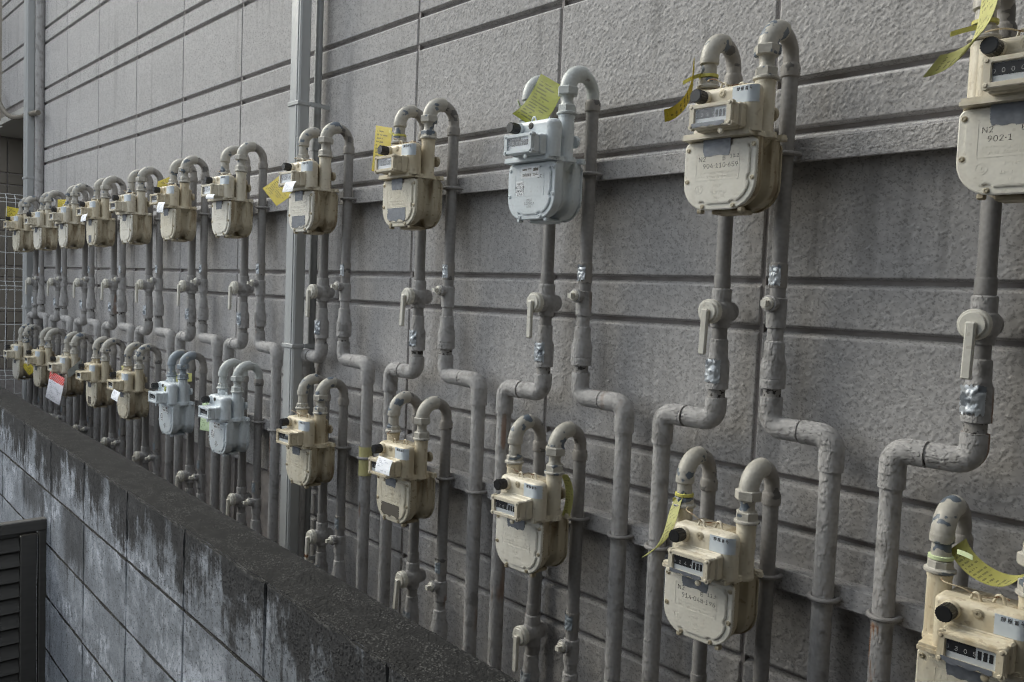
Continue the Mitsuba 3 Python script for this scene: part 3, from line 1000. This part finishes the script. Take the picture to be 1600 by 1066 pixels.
def cover():
    return loft_y([(-.0528, .0022), (-.0515, .0), (-.0448, .0)], uout, CZM)


def cover_panel():
    o = Polygon(uout(.0125))
    for x, z in BOLTS:
        o = o.difference(Point(x, z - CZM).buffer(.0105))
    o = o.buffer(-.004).buffer(.004)
    a = extr(o, .0030)
    b = extr(o.buffer(-.0014), .0040)
    c = extr(o.buffer(-.0030), .0046)
    return moved(along_y(cat(a, b, c)), 0, -.0524, CZM)


def cover_frame(plain):
    """the raised line round the type text"""
    if plain:
        o = sbox(-.055, -.012, .052, .045).difference(sbox(-.0535, -.0105, .0505, .0435))
        o = unary_union([o, sbox(-.055, -.0115, .052, -.0095)])
    else:
        o = sbox(-.054, -.010, .051, .046).difference(sbox(-.0530, -.0090, .0500, .0450))
        o = unary_union([o, sbox(-.055, -.0108, .052, -.0086)])
    return moved(along_y(extr(o, .0008)), 0, -.0568, CZM)


def fine_lines(seed, rows):
    """small raised type that cannot be read at this size, as short bars"""
    rr = random.Random(seed)
    ms = []
    for (x0, x1, z, h) in rows:
        x = x0
        while x < x1:
            w = h * (.35 + .4 * rr.random())
            ms.append(box(x, x + w, 0, .0007, z - h / 2, z + h / 2) if rr.random() < .5 else box(x, x + w, 0, .0007, z + h * .1, z + h / 2))
            if rr.random() < .5:
                ms.append(box(x + w * .3, x + w * .6, 0, .0007, z - h / 2, z + h * .05))
            x += w + h * (.25 + .2 * rr.random())
    m = cat(ms)
    return moved(m, 0, -.0575, CZM)


def counter_case():
    back = bevel_box(-.0335, .0705, -.094, -.070, -.109, -.0585, .003)
    mid = bevel_box(-.0305, .0675, -.1165, -.0925, -.107, -.0605, .003)
    lid = bevel_box(-.0310, .0680, -.076, -.071, -.060, -.0560, .002)
    return cat(back, mid, lid)


def counter_frame():
    o = Polygon(rrect(.0495, .0238, .004, .004)).difference(Polygon(rrect(.0375, .0152, .002, .002)))
    a = extr(o, .0062)
    b = extr(o.buffer(-.0012), .0074)
    m = along_y(cat(a, b))
    scr = [moved(along_y(lathe([(.0034, 0), (.0034, .0018), (.0025, .0026)], 10)), sx * .0448, -.0070, sz * .0192) for sx in (-1, 1) for sz in (-1, 1)]
    lugs = [moved(along_y(lathe([(.0056, -.006), (.0056, .0064)], 14)), sx * .0462, 0, sz * .0205) for sx in (-1, 1) for sz in (-1, 1)]
    return moved(cat(m, scr, lugs), .0185, -.1165, -.0838)


def cap_mesh():
    k = 18
    pts, n = [], 36
    a = np.arange(n) * 2 * np.pi / n
    poly = Polygon([((.0142 if i % 2 else .0132) * math.cos(t), (.0142 if i % 2 else .0132) * math.sin(t)) for i, t in enumerate(a)])
    m = cat(extr(poly, .026), moved(extr(poly.buffer(-.0014), .0275), 0, 0, 0))
    return moved(along_y(m), 0, 0, 0)


KANJI = [  # the four characters of the room-number sticker as strokes (x0, z0, x1, z1) in a unit square
    [(.0, .82, .52, .9), (.22, .82, .3, 1.), (.06, .62, .14, .8), (.38, .62, .46, .8), (0, .55, .54, .62), (.06, .05, .13, .42), (.42, .05, .49, .42), (.06, .36, .49, .43), (.06, .05, .49, .12), (.64, 0, .71, 1.), (.64, .92, .96, 1.), (.86, .62, .95, .95), (.72, .55, .95, .63), (.86, .25, .95, .56)],
    [(.1, .9, .9, 1.), (.1, .7, .9, .77), (.83, .7, .9, 1.), (.1, .1, .18, 1.), (.25, .52, .95, .6), (.3, .4, .5, .48), (.7, .38, .85, .46), (.28, .25, .92, .33), (.55, .0, .63, .45), (.2, 0, 1., .08)],
    [(.15, .88, .85, .96), (.46, .42, .54, .95), (.05, .66, .95, .74), (.2, .5, .36, .6), (.64, .5, .8, .6), (.18, 0, .26, .42), (.74, 0, .82, .42), (.18, .36, .82, .42), (.18, .18, .82, .25), (.18, 0, .82, .07), (.46, 0, .54, .42)],
    [(.2, .62, .28, 1.), (.72, .62, .8, 1.), (.2, .92, .8, 1.), (.2, .62, .8, .7), (.0, .44, 1., .52), (.35, .3, .43, .5), (.35, .26, .85, .34), (.77, .0, .85, .32), (.5, 0, .85, .08)]]


def kanji(size):
    ms = []
    for k, g in enumerate(KANJI):
        for x0, z0, x1, z1 in g:
            ms.append(box((k * 1.32 + x0) * size, (k * 1.32 + x1) * size, -.0003, .0004, z0 * size, z1 * size))
    return cat(ms)


def torn(w, h, seed, jag=.002):
    rr = random.Random(seed)
    p = [(-w / 2, h / 2), (w / 2, h / 2)]
    n = 9
    for i in range(1, 4):
        p.append((w / 2 + (rr.random() - .5) * jag, h / 2 - i * h / 4))
    for i in range(n):
        p.append((w / 2 - (i + .5) * w / n, -h / 2 + (rr.random() - .5) * jag * 1.8))
    for i in range(1, 4):
        p.append((-w / 2 + (rr.random() - .5) * jag, -h / 2 + i * h / 4))
    m = extr(Polygon(p), .0007)
    return along_y(m)


UB_FRONT, UB_BACK = upper_body()
OLD = {('L', 3), ('L', 4), ('L', 7), ('L', 8), ('L', 10), ('U', 3), ('U', 6), ('U', 8), ('U', 11), ('L', 0)}
GREY = {('U', 2), ('L', 5), ('L', 6)}
NUMS = {('U', 0): '902·1', ('U', 1): '904·110·659', ('L', 1): '914·048·196'}
READS = {('U', 0): '0000', ('U', 1): '1282', ('U', 2): '0335', ('L', 0): '5305', ('L', 1): '3144'}


def meter(row, i, label):
    ul, ur = (UL[i], UR[i]) if row == 'U' else (LL[i], LR[i])
    x, y = (ul + ur) / 2 + .0025, 1.567
    z = (.4585 if row == 'U' else -.4660) + sag(ul)
    at = (x, y, z)
    grey = (row, i) in GREY
    near = i <= 2
    mid = i <= 7
    A, B, Cv = ('grey_enamel',) * 3 if grey else (('cream_old', 'cream_body', 'cream_old_cover') if (row, i) in OLD else ('cream', 'cream_body', 'cream_cover'))
    k = thing('gas_meter', label, 'gas meter', f'gas meters of the {"upper" if row == "U" else "lower"} row')
    hp = (ur - ul) / 2
    for s in (-1, 1):
        put('port_tube', lambda: lathe([(.0222, -.113), (.0205, -.108), (.0205, -.008), (.0215, -.006), (.0215, 0)]), A, k, (x + s * (hp - .0005) - .0025, y, z), cache='port')
    ub = put('upper_body', lambda: UB_FRONT, A, k, at, smooth=25, cache='ubf' + A)
    put('back_box', lambda: UB_BACK, B, k, at, cache='ubb' + B)
    put('seam_flange', seam_mesh, A, k, at, smooth=25, cache='seam' + A)
    lb = put('lower_body', lower_body, B, k, at, smooth=28, cache='lb' + B)
    put('foot', foot, B, lb, at, smooth=False, cache='foot' + B)
    cv = put('cover', cover, Cv, k, at, smooth=28, cache='cv' + Cv)
    put('raised_panel', cover_panel, Cv, cv, at, smooth=20, cache='cp' + Cv)
    for bx, bz in BOLTS:
        put('cover_bolt', lambda: cat(along_y(lathe([(.0052, 0), (.0052, .0016), (.0038, .0018), (.0038, .0040), (.0027, .0042), (.0023, .0030)], 12))), 'screw' if not grey else 'grey_enamel', cv, (x + bx, y - .0526, z + bz), smooth=25, cache=('bolt', grey))
    if mid:
        put('type_frame', lambda: cover_frame(grey), Cv, cv, at, smooth=False, cache=('frame', Cv))
    if not grey and mid:
        if (row, i) in NUMS:
            put('serial_number', moved(lettering(NUMS[(row, i)], .0098, .0007), .006 if i else -.02, -.0566, CZM + .0145), 'emboss_ink', cv, at, smooth=False)
            put('type_mark', moved(lettering('N2', .0098, .0007), -.039, -.0566, CZM + .0295), 'emboss_ink', cv, at, smooth=False)
            put('type_mark', moved(cat(lettering('B', .0090, .0007), moved(lettering('11.2', .0075, .0007), .025, 0, .004)), .014, -.0566, CZM + .029), 'emboss_ink', cv, at, smooth=False)
            put('mark_ring', moved(along_y(cat(extr(Point(0, 0).buffer(.0098).difference(Point(0, 0).buffer(.0086)), .0007), extr(sbox(-.0045, -.005, .0045, -.0036), .0007), extr(sbox(-.0045, .003, .0045, .0042), .0007), extr(sbox(-.0008, -.005, .0008, .004), .0007))), -.045, -.0568, CZM - .029), Cv, cv, at, smooth=False)
            rows = [(-.047, .044, .005, .0048), (-.047, .044, -.0035, .0048), (-.012, .012, -.022, .006), (-.018, .022, -.036, .006), (-.006, .006, -.048, .005)]
        else:
            rows = [(-.047, -.030, .031, .010), (-.012, .046, .031, .007), (-.044, .042, .0175, .0085), (-.047, .044, .005, .0048), (-.047, .044, -.0035, .0048), (-.012, .012, -.022, .006), (-.018, .022, -.036, .006)]
        put('small_type', lambda: fine_lines(i, rows), Cv, cv, at, smooth=False, cache=('fine', i if (row, i) in NUMS else 'x', Cv))
    if grey:
        lab = put('type_label', lambda: along_y(extr(sbox(-.034, -.014, .034, .016), .0007)), 'sticker_white', cv, (x, y - .0568, z - .146), smooth=False, cache='tl')
        put('barcode', lambda: cat([box(-.026 + .0022 * b, -.026 + .0022 * b + (.0006 + .0009 * ((b * 7) % 3 == 0)), -.0003, .0002, -.0095, -.002) for b in range(14)] + [box(-.028, -.012, -.0003, .0002, .006, .010), box(-.008, .004, -.0003, .0002, .008, .0105), box(.010, .030, -.0003, .0002, -.008, -.0065), box(.010, .028, -.0003, .0002, -.004, -.0028), box(.012, .029, -.0003, .0002, .003, .0105)]), 'emboss_ink', lab, (x, y - .0576, z - .146), smooth=False, cache=('bar', i == 2))
        lab = put('number_label', lambda: along_y(extr(sbox(-.013, -.020, .013, .020), .0007)), 'sticker_white', cv, (x - .036, y - .0568, z - .186), smooth=False, cache='nl')
        put('number_print', lambda: cat([moved(lettering(t, .0062, .0005), 0, 0, dz) for t, dz in (('NB 3', .0095), ('071147', .0005), ('LM503', -.0085), ('27 A', -.0172))]), 'ink', lab, (x - .036, y - .0574, z - .186), smooth=False, cache='np')
        put('stamp', lambda: cat(moved(lettering('0707', .006, .0005), .000, 0, -.026), moved(lettering('1323013', .006, .0005), 0, 0, -.0345), moved(lettering('LTA', .0055, .0005), 0, 0, -.042), moved(lettering('17.9', .009, .0005), .040, 0, .032)), 'ink', cv, (x, y - .0568, z + CZM), smooth=False, cache='stamp')
    else:
        # grey tape hanging from the counter over the cover
        put('tape_flap', lambda: torn(.066 if near else .056, .042, i + 3), 'tape', cv, (x - .004, y - .0572, z - .133), smooth=False, cache=('flap', i, near))
        if (row, i) in (('U', 3), ('U', 4), ('L', 3), ('U', 8), ('L', 8)):
            put('tape_patch', lambda: torn(.095 if i != 8 else .05, .040, i + 30, .006), 'tape' if row == 'U' else 'emboss_ink', cv, (x - .004, y - .0572, z - .229), smooth=False)
    # counter
    cc = put('counter', counter_case, A, k, at, smooth=20, cache='cc' + A)
    put('counter_frame', counter_frame, A, cc, at, smooth=20, cache='cf' + A)
    put('display_plate', lambda: box(-.019, .056, -.1178, -.1168, -.099, -.0685), 'display_white', cc, at, smooth=False, cache='disp')
    put('drum_window', lambda: box(-.0175, .0255, -.1186, -.1179, -.0885, -.0700), 'drum', cc, at, smooth=False, cache='drum')
    if mid:
        for s in range(3):
            put('decimal_window', lambda: box(-.0028, .0028, -.1186, -.1179, -.0885, -.0745), 'drum', cc, (x + .0315 + s * .0085, y, z), smooth=False, cache='decim')
        put('digits', lambda: moved(lettering('   '.join(READS.get((row, i), '0253')), .0068, .0003), .004, -.1187, -.0850), 'digit_white', cc, at, smooth=False, cache=('dig', READS.get((row, i), 'x')))
    put('pane', lambda: box(-.0185, .0555, -.1214, -.1210, -.0988, -.0688), 'clear_pane', cc, at, smooth=False, cache='pane')
    if (row, i) in (('L', 0), ('L', 1), ('U', 1)):
        put('tape_strip', moved(torn(.078, .0085, i + 50, .003), .014, -.1242, -.1020), 'tape', cc, at, smooth=False)
    put('seal_lug', lambda: along_y(lathe([(.0062, 0), (.0062, .004), (.004, .0052)], 14)), A, cc, (x + .040, y - .112, z - .116), cache='lug' + A)
    # cap, plug screw, sticker, seal wire
    cp = put('cap_collar', lambda: along_y(lathe([(.0158, 0), (.0158, .008), (.0145, .010)])), A, k, (x - .030, y - .071, z - .036), cache='capc' + A)
    put('black_cap', cap_mesh, 'black_plastic', k, (x - .030, y - .080, z - .036), smooth=20, cache='cap')
    put('plug_screw', lambda: cat(along_y(lathe([(.0085, 0), (.0085, .0014), (.0060, .0018), (.0060, .0034), (.0028, .0036), (.0024, .0020)], 16))), 'screw' if not grey else 'dark_metal', k, (x + .012, y - .0718, z - .031), smooth=25, cache=('pscrew', grey))
    if not grey:
        st = put('room_sticker', lambda: moved(sticker_mesh(), 0, 0, 0), 'sticker_blue', k, at, smooth=35, cache='stick')
        if i <= 5:
            put('room_characters', lambda: kanji(.0072), 'ink', st, (x + .0455, y - .0731, z - .0315), smooth=False, cache='kan')
    elif row == 'L' and i == 6:
        put('inspection_sticker', lambda: box(-.010, .010, -.0006, .0006, -.014, .014), 'sticker_lime', k, (x + .040, y - .0724, z - .046), smooth=False)
    for ex, ey in ((.000, -.050), (.030, -.030)):
        put('seal_eyelet', lambda: sweep(np.vstack([[(-.009, 0, -.004)], arc((0, 0, .004), .0058, math.pi, 0, (1, 0, 0), (0, 0, 1), 9), [(.009, 0, -.004)]]), .0024, 8), A, k, (x + ex, y + ey, z - .0135), cache='eye' + A)
    if i <= 7 and not grey:
        wp = smooth_path([(-.050, -.030, .012), (-.035, -.052, .008), (-.015, -.056, .004), (.001, -.050, -.006), (.012, -.040, -.008), (.029, -.031, -.006), (.045, -.026, -.008)] if i % 2 else
                         [(-.058, -.044, .004), (-.046, -.056, .002), (-.020, -.056, .000), (.000, -.051, -.007), (.015, -.044, -.009), (.031, -.031, -.006), (.044, -.028, -.009)], 30)
        put('seal_wire', lambda: sweep(wp, .0012, 6), 'wire', k, at, cache=('wire', i % 2))
    return k


def sticker_mesh():
    """thin sheet that follows the rounded right corner of the upper body"""
    x1, y0, r = .090, -.072, .0225
    pts = [(.036, y0), (.0500, y0), (x1 - r, y0)]
    for a in np.linspace(-math.pi / 2, -.35, 8)[1:]:
        pts.append((x1 - r + r * math.cos(a), y0 + r + r * math.sin(a)))
    outer = np.array(pts)
    n = np.gradient(outer, axis=0)
    n = np.stack([n[:, 1], -n[:, 0]], 1)
    n /= np.linalg.norm(n, axis=1, keepdims=True)
    o = outer + n * .0007
    ring = np.vstack([outer + n * .0001, o[::-1]])
    return moved(extr(Polygon(ring), .034), 0, 0, -.0555)


names_u = ['cream gas meter cut by the right edge of frame, upper row', 'cream gas meter with curling yellow tag, second from right in upper row', 'newer pale grey gas meter in the upper row, third from right',
           'cream gas meter with taped cover and flat yellow tag, fourth from right in upper row', 'cream gas meter in front of the middle downpipe, fifth from right in upper row',
           'cream gas meter just left of the middle downpipe in the upper row', 'cream gas meter with a long white slip, sixth from left in upper row', 'cream gas meter, fifth from left in upper row',
           'cream gas meter with patched cover, fourth from left in upper row', 'cream gas meter, third from left in upper row', 'cream gas meter, second from left in upper row', 'leftmost cream gas meter of the upper row beside the mesh fence']
names_l = ['cream gas meter cut by the bottom right corner of frame, lower row', 'cream gas meter with pale hanging tag, second from right in lower row', 'cream gas meter third from right in lower row, yellow tag behind it',
           'cream gas meter with white slip on its counter, fourth from right in lower row', 'cream gas meter before the middle downpipe, fifth from right in lower row', 'pale grey gas meter with green tag, the nearer of two in the lower row',
           'pale grey gas meter with blue-grey pipes, the farther of two in the lower row', 'cream gas meter next left of the two grey lower meters', 'cream gas meter, fourth from left in lower row', 'cream gas meter under a grey sheet, third from left in lower row',
           'cream gas meter left of the red and white notice, second from left in lower row', 'leftmost cream gas meter of the lower row beside the mesh fence']
for i in range(12):
    meter('U', i, names_u[i])
for i in range(12):
    meter('L', i, names_l[i])


# ---------------------------------------------------------------- tags, ties, slips
def tie(kx, ky, z, tail, mat, label, r=.0188):
    k = thing('cable_tie', label, 'cable tie', 'cable ties on the meter necks')
    put('loop', moved(lathe([(r, -.0035), (r + .0022, -.003), (r + .0022, .003), (r, .0035)]), kx, ky, z), mat, k)
    t = np.asarray(tail, float)
    d = t[-1] - t[0]
    m, _ = sheet((0, 0, 0), np.array([0, 0, .0042]), smooth_path(t, 10), .0014)
    put('tail', m, mat, k, smooth=40)


def tag(label, mat, pts, halfw, y=None, group='yellow tags tied to the meters', name='paper_tag', cat_='tag'):
    m, uv = sheet((0, 0, 0), halfw, smooth_path(pts, 16), .0007)
    k = put(name, m, mat, smooth=True, uv=uv)
    labels[k] = {'label': label, 'category': cat_, 'group': group}
    return k


def hp(px, py, y):
    return hit(px, py, y=y)


def quad_tag(label, mat, a, b, half_px, y0, y1, **kw):
    """from image point a (top, depth y0) to b (bottom, depth y1); half_px: image offset of half the width at the top"""
    p0, p1 = hp(*a, y0), hp(*b, y1)
    w = hp(a[0] + half_px[0], a[1] + half_px[1], y0) - p0
    midp = (p0 + p1) / 2 + np.array([0, -.006, 0])
    return tag(label, mat, [p0, midp, p1], w, **kw)


PYW = 1.567
# upper row
tag('long yellow tag curling beside the rightmost upper meter', 'tag_pale', [hp(1551, -25, 1.50), hp(1543, 20, 1.46), hp(1526, 60, 1.45), hp(1500, 86, 1.46), hp(1455, 104, 1.47)], np.array([.016, -.008, .014]))
tie(UL[0], PYW, .492, [hp(1532, 42, 1.54), hp(1508, 47, 1.53), hp(1485, 54, 1.52)], 'tie_yellow', 'yellow cable tie on the neck of the rightmost upper meter')
tag('yellow tag curling off the neck of the upper meter second from right', 'tag_yellow', [hp(1085, 100, 1.545), hp(1083, 118, 1.53), hp(1079, 142, 1.52), hp(1065, 166, 1.51), hp(1038, 181, 1.50)], np.array([.006, -.010, .011]))
tie(UL[1], PYW, .489, [hp(1097, 117, 1.555), hp(1082, 122, 1.54), hp(1067, 130, 1.53)], 'tie_yellow', 'yellow cable tie on the neck of the upper meter second from right')
tag('wide lime yellow tag leaning on the grey upper meter', 'tag_lime', [hp(864, 126, 1.575), hp(853, 148, 1.565), hp(839, 171, 1.535), hp(818, 189, 1.535)], hp(883, 137, 1.575) - hp(864, 126, 1.575))
tie(UL[2], PYW, .489, [hp(818, 172, 1.555), hp(812, 164, 1.545), hp(809, 157, 1.54)], 'tie_pale', 'pale green cable tie on the neck of the grey upper meter')
tag('flat yellow tag hanging left of the upper meter fourth from right', 'tag_yellow', [hp(600, 198, 1.578), hp(597, 234, 1.572), hp(593, 270, 1.575)], (hp(613, 200, 1.575) - hp(600, 198, 1.575)))
tie(UL[3], PYW, .487, [hp(617, 212, 1.555), hp(612, 208, 1.55), hp(608, 205, 1.55)], 'tie_yellow', 'yellow cable tie on the neck of the upper meter fourth from right')
tag('tilted yellow tag behind the counter of the fifth upper meter from right', 'tag_yellow', [hp(452, 285, 1.56), hp(437, 297, 1.555), hp(421, 308, 1.55)], hp(432, 322, 1.55) - hp(421, 308, 1.55))
tag('small yellow tag on the neck of the upper meter sixth from left', 'tag_yellow', [hp(268, 281, 1.57), hp(257, 286, 1.56), hp(246, 290, 1.55)], np.array([.006, 0, .020]))
tag('yellow tag between the second and third upper meters from the left', 'tag_yellow', [hp(97, 312, 1.60), hp(97, 320, 1.595), hp(97, 329, 1.6)], hp(104, 312, 1.6) - hp(97, 312, 1.6))
tag('square yellow tag left of the leftmost upper meter', 'tag_yellow', [hp(19, 324, 1.60), hp(18.5, 338, 1.595), hp(18, 352, 1.6)], hp(29, 326, 1.6) - hp(19, 324, 1.6))
# lower row
tag('yellow tag draped over the lower right corner meter', 'tag_olive', [hp(1497, 850, 1.59), hp(1514, 878, 1.575), hp(1540, 898, 1.57), hp(1570, 908, 1.57), hp(1597, 902, 1.575)], np.array([.010, .008, .011]))
tie(LL[0], PYW, -.437, [hp(1496, 862, 1.55), hp(1508, 866, 1.54), hp(1520, 872, 1.535)], 'tie_pale', 'pale cable tie on the neck of the lower right corner meter')
tag('pale yellow tag hanging left of the lower meter second from right', 'tag_pale', [hp(1062, 776, 1.55), hp(1053, 800, 1.535), hp(1047, 822, 1.52), hp(1036, 845, 1.51), hp(1011, 865, 1.50)], np.array([.012, .004, .012]))
tie(LL[1], PYW, -.437, [hp(1066, 781, 1.555), hp(1058, 780, 1.55), hp(1051, 781, 1.545)], 'tie_yellow', 'yellow cable tie on the neck of the lower meter second from right')
tag('pale yellow tag behind the lower meter third from right', 'tag_pale', [hp(881, 741, 1.60), hp(889, 762, 1.605), hp(889, 785, 1.605), hp(883, 808, 1.60)], np.array([.010, .004, 0]))
m = moved(sweep([(0, 0, z) for z in np.linspace(-.052, .052, 8)], [.0245, .0235, .0232, .0236, .0240, .0236, .0234, .0250], 24, False), URR[4], Y, hp(574, 724, Y - .02)[2])
kk = put('yellow_wrap', m, 'wrap_pale')
labels[kk] = {'label': 'yellow tag wrapped round the thick pipe left of the fourth lower meter', 'category': 'tag', 'group': 'yellow tags tied to the meters'}
tag('light green tag behind the nearer grey lower meter', 'tag_green', [hp(325, 625, 1.53), hp(322, 650, 1.525), hp(320, 673, 1.53)], hp(333, 626, 1.53) - hp(325, 625, 1.53))
tag('yellowish tag tied behind the farther grey lower meter', 'tag_pale', [hp(284, 584, 1.63), hp(284, 590, 1.63), hp(284, 597, 1.63)], hp(300, 583, 1.63) - hp(284, 584, 1.63))
tag('small pale tag at the neck of the lower meter fifth from left', 'tag_pale', [hp(195, 571, 1.575), hp(195, 580, 1.57), hp(195, 589, 1.575)], hp(200, 571, 1.575) - hp(195, 571, 1.575))
tag('orange yellow tag beside the leftmost lower meter', 'tag_yellow', [hp(39, 566, 1.55), hp(44, 574, 1.545), hp(51, 583, 1.55)], hp(44, 562, 1.55) - hp(39, 566, 1.55))
# slips and sheets
G = 'white paper slips on the counters'


def slip(label, a, b, half, y0, y1):
    p0, p1 = hp(*a, y0), hp(*b, y1)
    w = hp(a[0] + half[0], a[1] + half[1], y0) - p0
    tag(label, 'slip', [p0, (p0 + p1) / 2 + np.array([0, -.004, -.004]), p1], w, group=G, name='paper_slip', cat_='paper slip')


slip('white slip curling from the counter of the fifth upper meter from right', (455, 284), (449, 300), (8, -1), 1.432, 1.418)
slip('white slip hanging from the counter of the lower meter fourth from right', (603, 716), (597, 740), (11, 4), 1.430, 1.412)
slip('torn white slip under the counter of the upper meter left of the downpipe', (330, 304), (328, 311), (6, 0), 1.436, 1.43)
slip('white slip under the counter of the upper meter sixth from left', (253, 316), (250, 332), (5, 0), 1.436, 1.425)
slip('small white slip under the counter of the upper meter fourth from left', (133, 335), (130, 346), (4, -1), 1.436, 1.425)
slip('white slip under the counter of the lower meter fifth from left', (183, 611), (178, 625), (5, 3), 1.436, 1.422)
tag('white notice with a red striped heading hung between lower meters', 'notice', [hp(89.5, 585, 1.46), hp(86, 606, 1.455), hp(81.5, 627, 1.46)], hp(101, 591, 1.46) - hp(89.5, 585, 1.46), group='notices', name='notice', cat_='notice')
tag('dark grey sheet draped over the lower meter third from left', 'grey_sheet', [hp(128, 567, 1.50), hp(118, 576, 1.49), hp(106, 585, 1.48)], np.array([.012, -.004, .026]), group='sheets', name='grey_sheet_paper', cat_='sheet')
labels['grey_sheet_paper'].pop('group')
labels['notice'].pop('group')
